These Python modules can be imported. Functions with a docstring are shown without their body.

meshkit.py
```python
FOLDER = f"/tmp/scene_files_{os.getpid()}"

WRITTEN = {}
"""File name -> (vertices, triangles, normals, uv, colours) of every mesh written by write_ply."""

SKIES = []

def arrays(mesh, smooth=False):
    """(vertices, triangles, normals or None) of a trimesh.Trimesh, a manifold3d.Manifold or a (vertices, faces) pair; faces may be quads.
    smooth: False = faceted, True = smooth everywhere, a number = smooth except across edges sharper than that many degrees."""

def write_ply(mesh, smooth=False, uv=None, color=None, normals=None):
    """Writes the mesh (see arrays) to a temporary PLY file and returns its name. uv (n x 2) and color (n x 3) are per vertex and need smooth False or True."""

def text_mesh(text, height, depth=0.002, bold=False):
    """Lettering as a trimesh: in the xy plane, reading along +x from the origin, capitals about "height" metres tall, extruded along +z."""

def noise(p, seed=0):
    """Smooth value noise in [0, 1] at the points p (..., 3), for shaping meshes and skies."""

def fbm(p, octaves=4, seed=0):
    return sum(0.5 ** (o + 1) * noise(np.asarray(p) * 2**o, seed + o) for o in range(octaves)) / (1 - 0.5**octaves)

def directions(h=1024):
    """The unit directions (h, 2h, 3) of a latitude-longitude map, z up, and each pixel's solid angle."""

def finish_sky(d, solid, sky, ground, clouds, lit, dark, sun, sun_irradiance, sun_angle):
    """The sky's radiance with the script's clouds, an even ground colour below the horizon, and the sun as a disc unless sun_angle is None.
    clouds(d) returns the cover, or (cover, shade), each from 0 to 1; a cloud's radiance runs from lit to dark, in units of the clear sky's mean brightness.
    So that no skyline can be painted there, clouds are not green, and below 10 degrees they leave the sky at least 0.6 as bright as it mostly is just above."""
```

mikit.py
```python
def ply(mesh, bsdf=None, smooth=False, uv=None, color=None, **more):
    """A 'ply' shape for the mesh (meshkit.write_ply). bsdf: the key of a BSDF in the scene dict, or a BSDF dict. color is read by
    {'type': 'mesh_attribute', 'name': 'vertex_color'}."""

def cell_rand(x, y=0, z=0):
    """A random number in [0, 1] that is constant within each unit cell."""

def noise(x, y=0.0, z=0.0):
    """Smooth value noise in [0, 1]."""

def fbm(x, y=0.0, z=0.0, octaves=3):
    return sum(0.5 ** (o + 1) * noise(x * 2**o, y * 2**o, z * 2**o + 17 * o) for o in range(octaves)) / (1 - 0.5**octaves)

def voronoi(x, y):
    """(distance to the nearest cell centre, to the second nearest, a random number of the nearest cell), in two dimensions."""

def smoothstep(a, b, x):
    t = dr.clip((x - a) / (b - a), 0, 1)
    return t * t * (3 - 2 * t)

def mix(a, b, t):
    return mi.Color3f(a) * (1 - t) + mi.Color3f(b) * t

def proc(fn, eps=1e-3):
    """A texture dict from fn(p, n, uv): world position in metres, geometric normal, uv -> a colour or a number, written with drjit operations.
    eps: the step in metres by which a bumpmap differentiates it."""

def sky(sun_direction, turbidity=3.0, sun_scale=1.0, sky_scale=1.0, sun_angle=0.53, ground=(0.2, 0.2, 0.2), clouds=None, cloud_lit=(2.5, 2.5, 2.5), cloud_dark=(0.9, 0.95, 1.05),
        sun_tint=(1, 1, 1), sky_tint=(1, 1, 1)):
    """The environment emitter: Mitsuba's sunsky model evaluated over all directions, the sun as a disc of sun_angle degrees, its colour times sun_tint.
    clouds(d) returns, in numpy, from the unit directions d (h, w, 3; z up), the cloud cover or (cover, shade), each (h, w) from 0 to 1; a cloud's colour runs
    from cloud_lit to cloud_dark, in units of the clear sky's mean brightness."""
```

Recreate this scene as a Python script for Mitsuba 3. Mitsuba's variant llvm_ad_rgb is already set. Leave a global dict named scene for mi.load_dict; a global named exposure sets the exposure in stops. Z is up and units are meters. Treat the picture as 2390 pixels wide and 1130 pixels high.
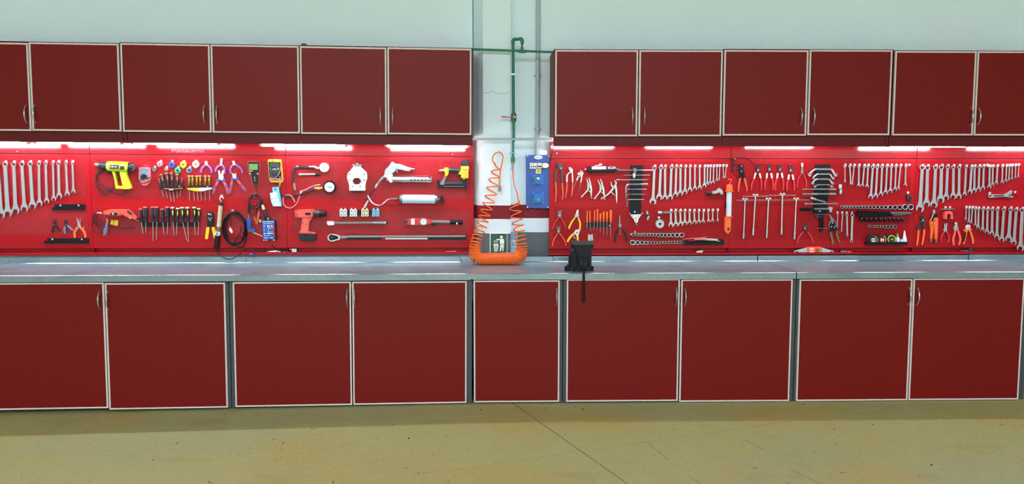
import math, numpy as np, trimesh, drjit as dr, mitsuba as mi, mikit, meshkit
from shapely.geometry import Polygon, Point, LineString, box as sbox
from shapely.ops import unary_union
from mikit import noise, fbm, voronoi, smoothstep, mix, cell_rand
T = mi.ScalarTransform4f
scene, labels = {}, {}

# ------------------------------------------------------------------ camera
FOC, CX, CY, PITCH, CAMZ = 2050.0, 1195.0, 565.0, 0.094612, 1.757
cp, sp = math.cos(PITCH), math.sin(PITCH)
scene['camera'] = {'type': 'perspective', 'fov_axis': 'x', 'fov': math.degrees(2*math.atan(CX/FOC)),
                   'near_clip': 0.05, 'far_clip': 100.0,
                   'to_world': T().look_at(origin=[0, 0, CAMZ], target=[0, cp, CAMZ-sp], up=[0, 0, 1])}
exposure = 0.2
TUBE = 100.0          # radiance of the tubes under the wall cabinets
BAY = 205.0          # radiance of the ceiling luminaires

def S(r, g, b):
    c = np.array([r, g, b])/255.0
    return [float(x) for x in np.where(c <= .04045, c/12.92, ((c+.055)/1.055)**2.4)]

# ------------------------------------------------------------------ materials
def mat(name, d):
    scene['mat_'+name] = {'type': 'twosided', 'b': d}
def rgb(c): return {'type': 'rgb', 'value': c}
def prin(name, c, rough=.5, metal=0.0, spec=.5, **k):
    mat(name, {'type': 'principled', 'base_color': rgb(S(*c)) if not isinstance(c, dict) else c,
               'roughness': rough if not isinstance(rough, float) else rough, 'metallic': metal, 'specular': spec, **k})
prin('steel', (180, 186, 195), .28, .85)
prin('chrome', (205, 210, 214), .2, .9)
prin('dull_steel', (120, 122, 126), .42, .7)
prin('white_metal', (214, 218, 221), .36, .3)
prin('brass', (205, 170, 95), .35, .8)
prin('black', (15, 16, 19), .42, spec=.25)
prin('black_steel', (9, 13, 22), .4, spec=.22)
prin('gunmetal', (58, 58, 62), .4, .5)
prin('rubber', (36, 38, 42), .6, spec=.25)
prin('slate', (58, 66, 70), .5)
prin('red_door', (112, 16, 13), .4, spec=.16)
prin('red_body', (92, 17, 20), .45, spec=.2)
prin('red_paint', (160, 10, 24), .34, spec=.2)
prin('red_gloss', (160, 16, 30), .13)
prin('edging', (202, 195, 193), .45)
prin('white', (232, 236, 238), .5)
prin('lime', (196, 226, 40), .4)
prin('yellow', (238, 200, 30), .4)
prin('cream', (226, 220, 170), .5)
prin('off_white', (224, 220, 208), .5)
prin('orange', (236, 104, 48), .42)
prin('hose_orange', (242, 108, 36), .36)
prin('coral', (236, 92, 78), .42)
prin('handle_red', (196, 34, 44), .4)
prin('amber', (120, 84, 30), .25)
prin('purple', (140, 82, 176), .42)
prin('blue', (52, 74, 190), .42)
prin('panel_blue', (30, 78, 160), .4)
prin('socket_blue', (24, 96, 178), .3)
prin('navy', (38, 70, 150), .42)
prin('sky_blue', (110, 190, 232), .45)
prin('pale_blue', (196, 222, 240), .45)
prin('green', (28, 112, 88), .3)
prin('sign_green', (16, 80, 60), .5)
prin('bright_green', (30, 170, 110), .45)
prin('lcd', (96, 150, 80), .3)
prin('lcd_grey', (110, 128, 126), .3)
prin('pink', (226, 130, 140), .45)
prin('brown', (110, 84, 56), .55)
prin('pipe_grey', (168, 182, 186), .45)
prin('pale_red', (232, 120, 128), .4)
prin('lens', (205, 222, 236), .25)
prin('grey_blue', (96, 110, 140), .45)

def wall_col(p, n, uv):
    # painted bands: slate dado, white, red stripe, white (paint, with rolled edges)
    z = p.z + (noise(p.x*9, p.y*9, 3.0)-.5)*.004
    c = mix(S(222, 241, 250), S(214, 235, 245), fbm(p.x*1.3, p.y*1.3, p.z*1.3))
    c = mix(c, mi.Color3f(S(120, 22, 32)), dr.select((z > Z_RED0) & (z < Z_RED1), 1.0, 0.0))
    g = mix(S(84, 92, 98), S(96, 104, 110), fbm(p.x*6, p.y*6, p.z*6))
    c = dr.select(z < Z_DADO, g, c)
    # scuffed patch on the red stripe
    s = smoothstep(.62, .75, noise(p.x*160, 0.0, p.z*160))*smoothstep(.09, .03, dr.sqrt(dr.square(p.x-.15)+dr.square(p.z-1.335)))
    c = mix(c, mi.Color3f(S(170, 90, 90)), dr.select((z > Z_RED0) & (z < Z_RED1), s*.7, 0.0))
    # plaster crack across the pillar
    zc = 2.262 + (noise(p.x*26, 1.0)-.5)*.028 + (noise(p.x*110, 4.0)-.5)*.008
    k = smoothstep(.003, .0012, dr.abs(p.z-zc))*smoothstep(-.235, -.22, p.x)*smoothstep(.0, -.012, p.x)
    return mix(c, mi.Color3f(S(150, 160, 164)), k*.7)
def wall_bump(p, n, uv):
    return fbm(p.x*7, p.y*7, p.z*7, octaves=3)
Z_DADO, Z_RED0, Z_RED1 = 1.178, 1.290, 1.395
mat('wall', {'type': 'bumpmap', 'b': mikit.proc(wall_bump), 'scale': .004, 'x': {'type': 'principled', 'base_color': mikit.proc(wall_col), 'roughness': .65, 'specular': .3}})
def wall_plain(p, n, uv): return mix(S(222, 241, 250), S(214, 235, 245), fbm(p.x*1.3, p.y*1.3, p.z*1.3))
mat('wall_plain', {'type': 'bumpmap', 'b': mikit.proc(wall_bump), 'scale': .004, 'x': {'type': 'principled', 'base_color': mikit.proc(wall_plain), 'roughness': .65, 'specular': .3}})
def floor_col(p, n, uv):
    a = fbm(p.x*1.1+3, p.y*1.3, 0.0, octaves=5)
    b = fbm(p.x*1.5+11, p.y*1.9+7, 2.0, octaves=6)
    c = mix(S(164, 157, 104), S(158, 156, 112), smoothstep(.35, .65, a))
    c = mix(c, mi.Color3f(S(170, 150, 86)), smoothstep(.45, .75, b)*.7)
    c = mix(c, mi.Color3f(S(146, 126, 74)), smoothstep(.6, .8, fbm(p.x*3+5, p.y*4, 5.0, octaves=5))*.3)
    c = mix(c, mi.Color3f(S(132, 131, 100)), smoothstep(.5, .9, noise(p.x*70, p.y*70, 1.0))*.22)
    return mix(c, mi.Color3f(S(66, 60, 46)), smoothstep(.965, .985, noise(p.x*38, p.y*38, 9.0)))
mat('floor', {'type': 'principled', 'base_color': mikit.proc(floor_col), 'roughness': .5, 'specular': .35})
def galv_col(p, n, uv):
    d1, d2, r = voronoi(p.x*90, (p.y+p.z)*90)
    f = fbm(p.x*5, p.y*9, p.z*5, octaves=4)
    c = mix(S(126, 145, 153), S(138, 156, 164), r)
    return mix(c, mi.Color3f(S(108, 128, 140)), smoothstep(.45, .75, f)*.6)
def galv_rough(p, n, uv):
    return .2 + .12*fbm(p.x*4+3, p.y*7, p.z*4, octaves=4)
mat('galvanised', {'type': 'principled', 'base_color': mikit.proc(galv_col), 'metallic': .4, 'roughness': mikit.proc(galv_rough), 'specular': .5})
prin('ceiling', (190, 194, 194), .8)
scene['mat_lamp'] = {'type': 'diffuse', 'reflectance': rgb([.8, .8, .8])}

# ------------------------------------------------------------------ two runs of furniture, each in its own frame (u right, v into the wall, z up)
def rot(yaw, roll):
    c, s = math.cos(yaw), math.sin(yaw); A = np.array([[c, -s, 0], [s, c, 0], [0, 0, 1.]])
    c, s = math.cos(roll), math.sin(roll); return A @ np.array([[c, 0, -s], [0, 1, 0], [s, 0, c]])
ORG = np.array([-0.277255, 6.170064, 0.0])
FR = {'L': rot(.087582, -.006763), 'R': rot(.026326, -.00005)}
CAM = np.array([0, 0, CAMZ])
st = dict(run='L', vb=.68, z=(0., 0., 1.))

def at(px, py, v, run=None):
    """Where the sight line through a measured point of the photograph meets the plane v of a run: (u, v, z) in that run."""
    M = FR[run or st['run']]
    px, py = np.asarray(px, float), np.asarray(py, float)
    a, b = (px-CX)/FOC, (CY-py)/FOC
    d = np.stack([a, cp+b*sp, -sp+b*cp], -1)
    t = (M[:, 1] @ (ORG-CAM)+np.asarray(v))/(d @ M[:, 1])
    return (CAM+t[..., None]*d-ORG) @ M
def U(px, py, v, run=None): return float(at(px, py, v, run)[0])
def Zh(px, py, v, run=None): return float(at(px, py, v, run)[2])
def world(P, run=None): return np.asarray(P) @ FR[run or st['run']].T + ORG
ZOOM = dict(A=(0, 320, 3.896), B=(200, 340, 4.346), C=(430, 340, 4.184), D=(660, 340, 4.348), E=(880, 340, 4.348), F=(1080, 60, 4.036), G=(1080, 330, 3.645),
            H=(1270, 350, 4.52), I=(1450, 350, 4.52), J=(1680, 350, 4.52), K=(1830, 350, 4.52), L=(1940, 350, 4.52), M=(2120, 350, 4.185),
            a=(440, 355, 9.826), b=(560, 360, 10.27), c=(470, 450, 7.06), d=(570, 450, 7.53), e=(310, 360, 9.414), g=(1010, 360, 12.56), h=(1450, 380, 7.53),
            k=(1860, 375, 6.108), x=(1215, 350, 7.53), y=(1090, 320, 7.06), w=(1090, 460, 7.06), n=(1310, 540, 6.278), j=(1700, 360, 11.3), l=(1950, 460, 8.695),
            m=(2120, 480, 9.418), p=(1270, 360, 9.415), q=(200, 480, 11.3), r=(1440, 520, 8.536), o=(0, 0, 1.))
def use(zoom, run=None, vb=.6795):
    """Chooses the survey sheet (an enlarged piece of the photograph) and the plane that outlines are measured on."""
    st['z'] = ZOOM[zoom]; st['vb'] = vb
    st['run'] = run or ('L' if ZOOM[zoom][0] < 1081 else 'R')
def loc(x, y, h=0.):
    x0, y0, s = st['z']
    v = st['vb']-np.asarray(h, float)/1000
    return at(x0+np.asarray(x, float)/s, y0+np.asarray(y, float)/s, np.broadcast_to(v, np.shape(x)))
def mpp(x, y):
    a = loc(np.array([x, x+10.]), np.array([y, y]))
    return float(a[1, 0]-a[0, 0])/10

def J(*ms):
    V, F, o = [], [], 0
    for m in ms:
        if isinstance(m, list): m = J(*m)
        V.append(m[0]); F.append(m[1]+o); o += len(m[0])
    return np.vstack(V), np.vstack(F)
def of(tm): return np.asarray(tm.vertices), np.asarray(tm.faces)
def wr(V, F): return world(V), F
def ext(poly, d):
    ps = getattr(poly, 'geoms', [poly])
    return J(*[of(trimesh.creation.extrude_polygon(p, d, engine='earcut')) for p in ps if p.area > 1e-9])
def shp(pts): return pts if hasattr(pts, 'area') else Polygon(pts)
def rect(x0, y0, x1, y1): return sbox(min(x0, x1), min(y0, y1), max(x0, x1), max(y0, y1))
def rrect(x0, y0, x1, y1, r): return rect(x0, y0, x1, y1).buffer(-r).buffer(r, 5)
def circ(x, y, r, n=6): return Point(x, y).buffer(r, n)
def ell(x, y, a, b, n=24):
    t = np.arange(n)*2*np.pi/n
    return Polygon(np.stack([x+a*np.cos(t), y+b*np.sin(t)], 1))
def line(pts, w): return LineString(pts).buffer(w/2, 4, cap_style=2)
def soft(p, r): return shp(p).buffer(-r).buffer(2*r, 4).buffer(-r, 4)
def slab(p, h0, h1, bev=0.):
    """An outline with thickness: from h0 to h1 millimetres in front of the plane, its front edge chamfered by bev (sheet units)."""
    p = shp(p)
    out = []
    for g in getattr(p, 'geoms', [p]):
        def lift(ring): q = np.array(ring.coords)[:-1]; return loc(q[:, 0], q[:, 1], h1)[:, [0, 2]]
        def conv(g): return Polygon(lift(g.exterior), [lift(i) for i in g.interiors]).buffer(0)
        s = mpp(*g.centroid.coords[0]) if bev else 0
        b = min(bev*s, (h1-h0)/1000*.6)
        G = conv(g)
        for q, d0, d1 in ((G, h0, h1-b*1000), (G.buffer(-b*.8) if b else None, h1-b*1000, h1)):
            if q is None or q.is_empty or d1-d0 < 1e-4: continue
            V, F = ext(q, (d1-d0)/1000)
            out.append((np.stack([V[:, 0], st['vb']-d0/1000-V[:, 2], V[:, 1]], 1), F))
    V, F = J(*out)
    return wr(V, F)
def spline(pts, n=6):
    P = np.asarray([tuple(p)+(np.nan,)*(3-len(p)) for p in pts], float)
    Q = np.vstack([2*P[0]-P[1], P, 2*P[-1]-P[-2]]); out = []
    for i in range(1, len(Q)-2):
        for t in np.arange(n)/n:
            a, b, c, d = Q[i-1:i+3]
            out.append(.5*(2*b+(c-a)*t+(2*a-5*b+4*c-d)*t*t+(3*b-a-3*c+d)*t**3))
    out.append(P[-1]); return np.array(out)
def sweep(P, R, sides=8, flat=1., cap=.35):
    """A tube with round ends along 3-D points P with radii R."""
    P = np.asarray(P, float); R = np.broadcast_to(R, (len(P),)).astype(float)
    t = np.gradient(P, axis=0); t /= np.linalg.norm(t, axis=1, keepdims=True)+1e-12
    if cap:
        P = np.vstack([P[0]-t[0]*R[0]*cap, P, P[-1]+t[-1]*R[-1]*cap]); t = np.vstack([t[0], t, t[-1]])
        R = np.concatenate([[R[0]*.6], R, [R[-1]*.6]])
    ref = np.array([0, 1., 0]) if abs(t[0][1]) < .9 else np.array([1., 0, 0])
    N = []
    for i in range(len(P)):
        if flat != 1 and abs(t[i][1]) < .95: ref = np.array([0, 1., 0])
        n = ref-t[i]*(ref @ t[i]); n /= np.linalg.norm(n)+1e-12; N.append(n); ref = n
    N = np.array(N); B = np.cross(t, N)
    a = np.arange(sides)*2*np.pi/sides
    V = P[:, None]+R[:, None, None]*(np.cos(a)[None, :, None]*N[:, None]*flat+np.sin(a)[None, :, None]*B[:, None])
    m = len(P)
    i, k = np.meshgrid(np.arange(m-1), np.arange(sides), indexing='ij')
    q = np.stack([i*sides+k, i*sides+(k+1) % sides, (i+1)*sides+(k+1) % sides, (i+1)*sides+k], -1).reshape(-1, 4)
    V = np.vstack([V.reshape(-1, 3), P[0], P[-1]])
    k = np.arange(sides); k2 = (k+1) % sides; e = (m-1)*sides
    F = np.vstack([q[:, [0, 2, 1]], q[:, [0, 3, 2]], np.stack([k, k2, np.full(sides, m*sides)], 1)[:, [0, 1, 2]], np.stack([e+k2, e+k, np.full(sides, m*sides+1)], 1)])
    f = (V[F[:, 1]]-V[F[:, 0]]); g = (V[F[:, 2]]-V[F[:, 0]])
    vol = np.einsum('ij,ij->i', V[F[:, 0]], np.cross(f, g)).sum()
    c = V.mean(0); vol = np.einsum('ij,ij->i', V[F[:, 0]]-c, np.cross(f, g)).sum()
    return (V, F if vol > 0 else F[:, ::-1])
def rod(pts, r, h=8., flat=1., sides=8, n=0, cap=.35):
    """A round bar along sheet points (x, y[, h mm]) with radius r (sheet units, one or per point); n > 0 bends it smoothly."""
    P = spline(pts, n) if n else np.asarray([tuple(p)+(np.nan,)*(3-len(p)) for p in pts], float)
    rr = np.atleast_1d(np.asarray(r, float))
    if len(rr) > 1 and len(rr) != len(P): rr = np.interp(np.linspace(0, 1, len(P)), np.linspace(0, 1, len(rr)), rr)
    hh = np.where(np.isnan(P[:, 2]), h, P[:, 2])
    s = mpp(P[:, 0].mean(), P[:, 1].mean())
    return wr(*sweep(loc(P[:, 0], P[:, 1], hh), rr*s, sides, flat, cap))
def disc(x, y, prof, n=16, asp=1.):
    """A turned piece that faces out of the board: prof = [(radius in sheet units, height mm), ...] from its outer back edge to its middle."""
    s = mpp(x, y); c = loc(x, y, prof[-1][1]); a = np.arange(n)*2*np.pi/n
    V = np.concatenate([np.stack([c[0]+r*s*np.cos(a), np.full(n, st['vb']-h/1000), c[2]+r*s*asp*np.sin(a)], 1) for r, h in prof])
    i, k = np.meshgrid(np.arange(len(prof)-1), np.arange(n), indexing='ij')
    q = np.stack([i*n+k, i*n+(k+1) % n, (i+1)*n+(k+1) % n, (i+1)*n+k], -1).reshape(-1, 4)
    return wr(V, np.vstack([q[:, [0, 1, 2]], q[:, [0, 2, 3]]]))
def dsk(x, y, r, h0, h1, n=16): return disc(x, y, [(r, h0), (r, h1-min(.8, (h1-h0)*.4)), (r*.86, h1), (0, h1)], n)
def ball(x, y, r, h):
    s = mpp(x, y); m = trimesh.creation.icosphere(1, r*s)
    return wr(m.vertices+loc(x, y, h), m.faces)
def lathe(p0, p1, prof, h=10., sides=12):
    """A turned bar from p0 to p1: prof = [(t along, radius), ...]."""
    p0, p1 = np.array(p0, float), np.array(p1, float)
    return rod([tuple(p0+(p1-p0)*t) for t, _ in prof], [r for _, r in prof], h, sides=sides, cap=.05)
def bx(u0, u1, v0, v1, z0, z1, run=None):
    m = trimesh.creation.box(bounds=[[min(u0, u1), min(v0, v1), min(z0, z1)], [max(u0, u1), max(v0, v1), max(z0, z1)]])
    return world(m.vertices, run), np.asarray(m.faces)
def cbx(u0, u1, v0, v1, z0, z1, c=.004, run=None):
    """A box with chamfered edges."""
    b = np.array([[u0, v0, z0], [u1, v1, z1]]); P = []
    for i in (0, 1):
        for j in (0, 1):
            for k in (0, 1):
                p = np.array([b[i, 0], b[j, 1], b[k, 2]]); d = np.array([1-2*i, 1-2*j, 1-2*k])*c
                P += [p+d*[0, 1, 1], p+d*[1, 0, 1], p+d*[1, 1, 0]]
    m = trimesh.convex.convex_hull(np.array(P))
    return world(m.vertices, run), np.asarray(m.faces)
def txt(s, x, y, cap, h, x1=None, tilt=0., depth=.3, bold=True, shear=0.):
    """Raised lettering: baseline starts at sheet point (x, y), capitals cap units tall, squeezed to end at x1."""
    m = meshkit.text_mesh(s, 1.0, .05, bold=bold); V = np.array(m.vertices)
    w = V[:, 0].max(); sx = (x1-x)/w if x1 else cap
    V[:, 0] += V[:, 1]*shear
    a = math.radians(tilt); X, Y = V[:, 0]*sx, -V[:, 1]*cap
    P = loc(x+X*math.cos(a)-Y*math.sin(a), y+X*math.sin(a)+Y*math.cos(a), np.full(len(V), h))
    P[:, 1] -= (V[:, 2] > .02)*depth/1000
    return wr(P, np.asarray(m.faces))

# ------------------------------------------------------------------ naming
ORD = 'zeroth first second third fourth fifth sixth seventh eighth ninth tenth eleventh twelfth thirteenth fourteenth fifteenth sixteenth seventeenth eighteenth nineteenth twentieth'.split() + ['twenty-first', 'twenty-second', 'twenty-third']
used = {}
def numbered(k):
    used[k] = used.get(k, -1)+1
    return k if not used[k] else f'{k}_{used[k]:03d}'
def tag(key, label, cat=None, group=None, kind=None):
    labels[key] = {k: v for k, v in (('label', label), ('category', cat), ('group', group), ('kind', kind)) if v}
def thing(name, label, cat, group=None):
    k = numbered(name); tag(k, label, cat, group); return k
def obj(name, mesh, m, parent=None, smooth=35, label=None, **more):
    k = numbered((parent+'__' if parent else '')+name)
    if isinstance(mesh, list): mesh = J(*mesh)
    scene[k] = mikit.ply(mesh, 'mat_'+m, smooth=smooth, **more)
    if label: labels[k] = {'label': label}
    return k
def solo(name, mesh, m, label, cat, group=None, smooth=35):
    k = obj(name, mesh, m, None, smooth); tag(k, label, cat, group); return k
def struct(name, mesh, m, label=None, smooth=False):
    k = obj(name, mesh, m, None, smooth); labels[k] = {'kind': 'structure', **({'label': label} if label else {})}; return k
# ================================================================== the room
def slabxy(poly, z0, z1):
    V, F = ext(poly, z1-z0); V = V.copy(); V[:, 2] += z0; return V, F
def fl(px, py):
    a, b = (px-CX)/FOC, (CY-py)/FOC
    d = np.array([a, cp+b*sp, -sp+b*cp]); t = -CAMZ/d[2]; return (d*t)[:2]
hall = sbox(-9, -19, 9, 8.2)
def through(p, q, w, ext_=20):
    p, q = np.array(p), np.array(q); d = (q-p)/np.linalg.norm(q-p); return LineString([p-d*ext_, q+d*ext_]).buffer(w/2, cap_style=2)
cut1 = through(fl(1195, 940), fl(1465, 1130), .009)
cut2 = through(fl(820, 1130), fl(1800, 990), .0045)
struct('floor', slabxy(hall, -.06, -.012), 'slate')
for g in hall.difference(cut1).difference(cut2).geoms:
    obj('slab', slabxy(g, -.012, 0.), 'floor', 'floor', False)
for a, b in (((1736, 1026), (1785, 1053)), ((1514, 1036), (1560, 1075)), ((1612, 1115), (1634, 1129)), ((1845, 1095), (1915, 1130))):
    obj('scratch', slabxy(LineString([fl(*a), fl(*b)]).buffer(.0012, cap_style=2), -.0002, .0006), 'brown', 'floor', False)
for x, y in ((1360, 956), (2174, 1086), (954, 1024), (1123, 957)):
    p = fl(x, y); obj('fleck', slabxy(Point(p).buffer(.006, 2), 0, .004), 'gunmetal', 'floor', False)
CEIL = 5.6
def pl(px, v, run='R'): return world(np.array([U(px, 470, v, run), v, 0.]), run)[:2]
pA, pB, pC, pD, pE = pl(1106.6, .745), pl(1119, .66), pl(1128, .615), pl(1192, .615), pl(1192, .74)
wl = world(np.array([-8.5, .7385, 0]), 'L')[:2]; wm = world(np.array([.035, .7385, 0]), 'L')[:2]; wrr = world(np.array([8.7, .74, 0]), 'R')[:2]
back = np.array([0, .25])
struct('wall_left', slabxy(Polygon([wl, wm, wm+[.03, .3], wl+back]), 0, CEIL), 'wall_plain', 'white painted wall behind the left cabinets')
struct('wall_right', slabxy(Polygon([pE-[.05, 0], wrr, wrr+back, pE+[-.05, .3]]), 0, CEIL), 'wall', 'white painted wall with a red stripe and slate dado behind the right cabinets')
struct('pillar', slabxy(Polygon([pA+[-.002, .1], pA, pB, pC, pD, pE, pE+[0, .05]]), 0, CEIL), 'wall', 'white plastered pillar with a red stripe between the two cabinet runs')
struct('wall_front', slabxy(sbox(-9.2, -19.2, 9.2, -19), 0, CEIL), 'ceiling')
struct('wall_side_left', slabxy(sbox(-9.2, -19, -9, 8.2), 0, CEIL), 'ceiling')
struct('wall_side_right', slabxy(sbox(9, -19, 9.2, 8.2), 0, CEIL), 'ceiling')
struct('ceiling', slabxy(sbox(-9.2, -19.2, 9.2, 8.4), CEIL, CEIL+.1), 'ceiling')
LAMPS = [(x, y) for y in (-5.0, -9.5, -14.0) for x in (-3.2, -.9, 1.4, 3.7)]
for i, (x, y) in enumerate(LAMPS):
    t = thing('ceiling_light', f'long white luminaire on the hall ceiling, {ORD[i % 4+1]} from the left in the {ORD[i//4+1]} row', 'light', 'luminaires on the hall ceiling')
    w, d = .75, .16
    obj('housing', slabxy(sbox(x-w-.03, y-d-.03, x+w+.03, y+d+.03).difference(sbox(x-w, y-d, x+w, y+d)), CEIL-.09, CEIL), 'white', t, False)
    k = obj('diffuser', (np.array([[x-w, y-d, CEIL-.07], [x+w, y-d, CEIL-.07], [x+w, y+d, CEIL-.07], [x-w, y+d, CEIL-.07]]), np.array([[0, 2, 1], [0, 3, 2]])), 'lamp', t, False)
    scene[k]['emitter'] = {'type': 'area', 'radiance': rgb([BAY*.90, BAY*.98, BAY*1.14])}

# ================================================================== base cabinets
def handle(parent, px, py, v, run, L=.125, out=.03):
    """A bowed bar handle, its two feet on the door face."""
    u, _, z = at(px, py, v, run)
    t = np.linspace(0, 1, 13)
    P = np.stack([np.full(13, u), v-out*np.sin(np.pi*t)**.75-.001, z+L*(.5-t)], 1)
    V, F = sweep(P, .0035+.0025*np.sin(np.pi*t), 8)
    feet = J(*[sweep(np.array([[u, v-.004, z+s*(L/2-.004)], [u, v+.0005, z+s*(L/2-.004)]]), .006, 8) for s in (-1, 1)])
    V, F = J((V, F), feet)
    obj('handle', (world(V, run), F), 'steel', parent, label='bowed steel handle')
def door(parent, u0, u1, z0, z1, v, run, hpx, fr=.0115):
    t = parent+'__door'
    t = numbered(t)
    scene[t] = mikit.ply(cbx(u0+fr*.6, u1-fr*.6, v+.001, v+.018, z0+fr*.6, z1-fr*.6, .001, run), 'mat_red_door', smooth=False)
    ms = [cbx(u0, u1, v-.0015, v+.019, z0, z0+fr, .0015, run), cbx(u0, u1, v-.0015, v+.019, z1-fr, z1, .0015, run),
          cbx(u0, u0+fr, v-.0015, v+.019, z0+fr, z1-fr, .0015, run), cbx(u1-fr, u1, v-.0015, v+.019, z0+fr, z1-fr, .0015, run)]
    obj('edging', ms, 'edging', t, False, label='pale edging strip around the door')
    handle(t, hpx[0], hpx[1], v, run)
BASE = [  # run, body px range, doors: (left px, right px, top y, bottom y, handle px)
    ('L', (-70, 537), [(-48, 247.3, 660.2, 955.8, (232, 701)), (249.3, 528.5, 660.2, 954.3, (252, 701))], 'wide red base cabinet with two doors at the far left end of the bench'),
    ('L', (538, 1096), [(546, 820.5, 658, 948.2, (810, 696)), (823, 1089.2, 657, 943.2, (828, 697))], 'wide red base cabinet with two doors, left of the single narrow door cabinet'),
    ('R', (1097, 1313), [(1105.6, 1306, 654.5, 939, (1299, 693))], 'narrow red base cabinet with one single door, under the orange coiled hose'),
    ('R', (1314, 1854), [(1322, 1584.5, 651.3, 937.2, (1577.5, 692)), (1587.5, 1846, 652, 937.5, (1599, 694))], 'wide red base cabinet with two doors, under the black bench vise'),
    ('R', (1855, 2396), [(1862, 2123.6, 651.7, 936.6, (2121, 691)), (2126, 2384, 649.7, 933.6, (2141, 692))], 'wide red base cabinet with two doors at the far right end of the bench')]
WT = .95
for run, (b0, b1), doors, lab in BASE:
    t = thing('base_cabinet', lab, 'cabinet')
    if run == 'L' and b1 > 1000: u1 = -.010
    else: u1 = U(b1, 800, .021, run)
    u0 = U(b0, 800, .021, run)
    if b0 == 1097: u0 = .0005
    u0 += .001; u1 -= .001
    top = WT-.062
    ms = [bx(u0, u0+.02, .021, .62, .004, top+.02, run), bx(u1-.02, u1, .021, .62, .004, top+.02, run), bx(u0, u1, .6, .62, .004, top, run), bx(u0, u1, .03, .62, .05, .07, run)]
    if b0 != 1097: ms.append(bx(u0, u1, .021, .05, top-.05, top+.02, run))
    es = [u0]+[U(a[0], 800, 0, run) for a in doors]+[U(a[1], 800, 0, run) for a in doors]+[u1]
    ms += [bx(u0, U(doors[0][0], 800, 0, run)+.03, .021, .05, .004, top+.02, run), bx(U(doors[-1][1], 800, 0, run)-.03, u1, .021, .05, .004, top+.02, run)]
    obj('carcass', ms, 'slate', t, False, label='slate grey steel carcass')
    for (a, b, yt, yb, hp) in doors:
        door(t, U(a, 800, 0, run), U(b, 800, 0, run), max(.006, Zh((a+b)/2, yb, 0, run)), Zh((a+b)/2, yt, 0, run), 0., run, hp)

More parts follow.
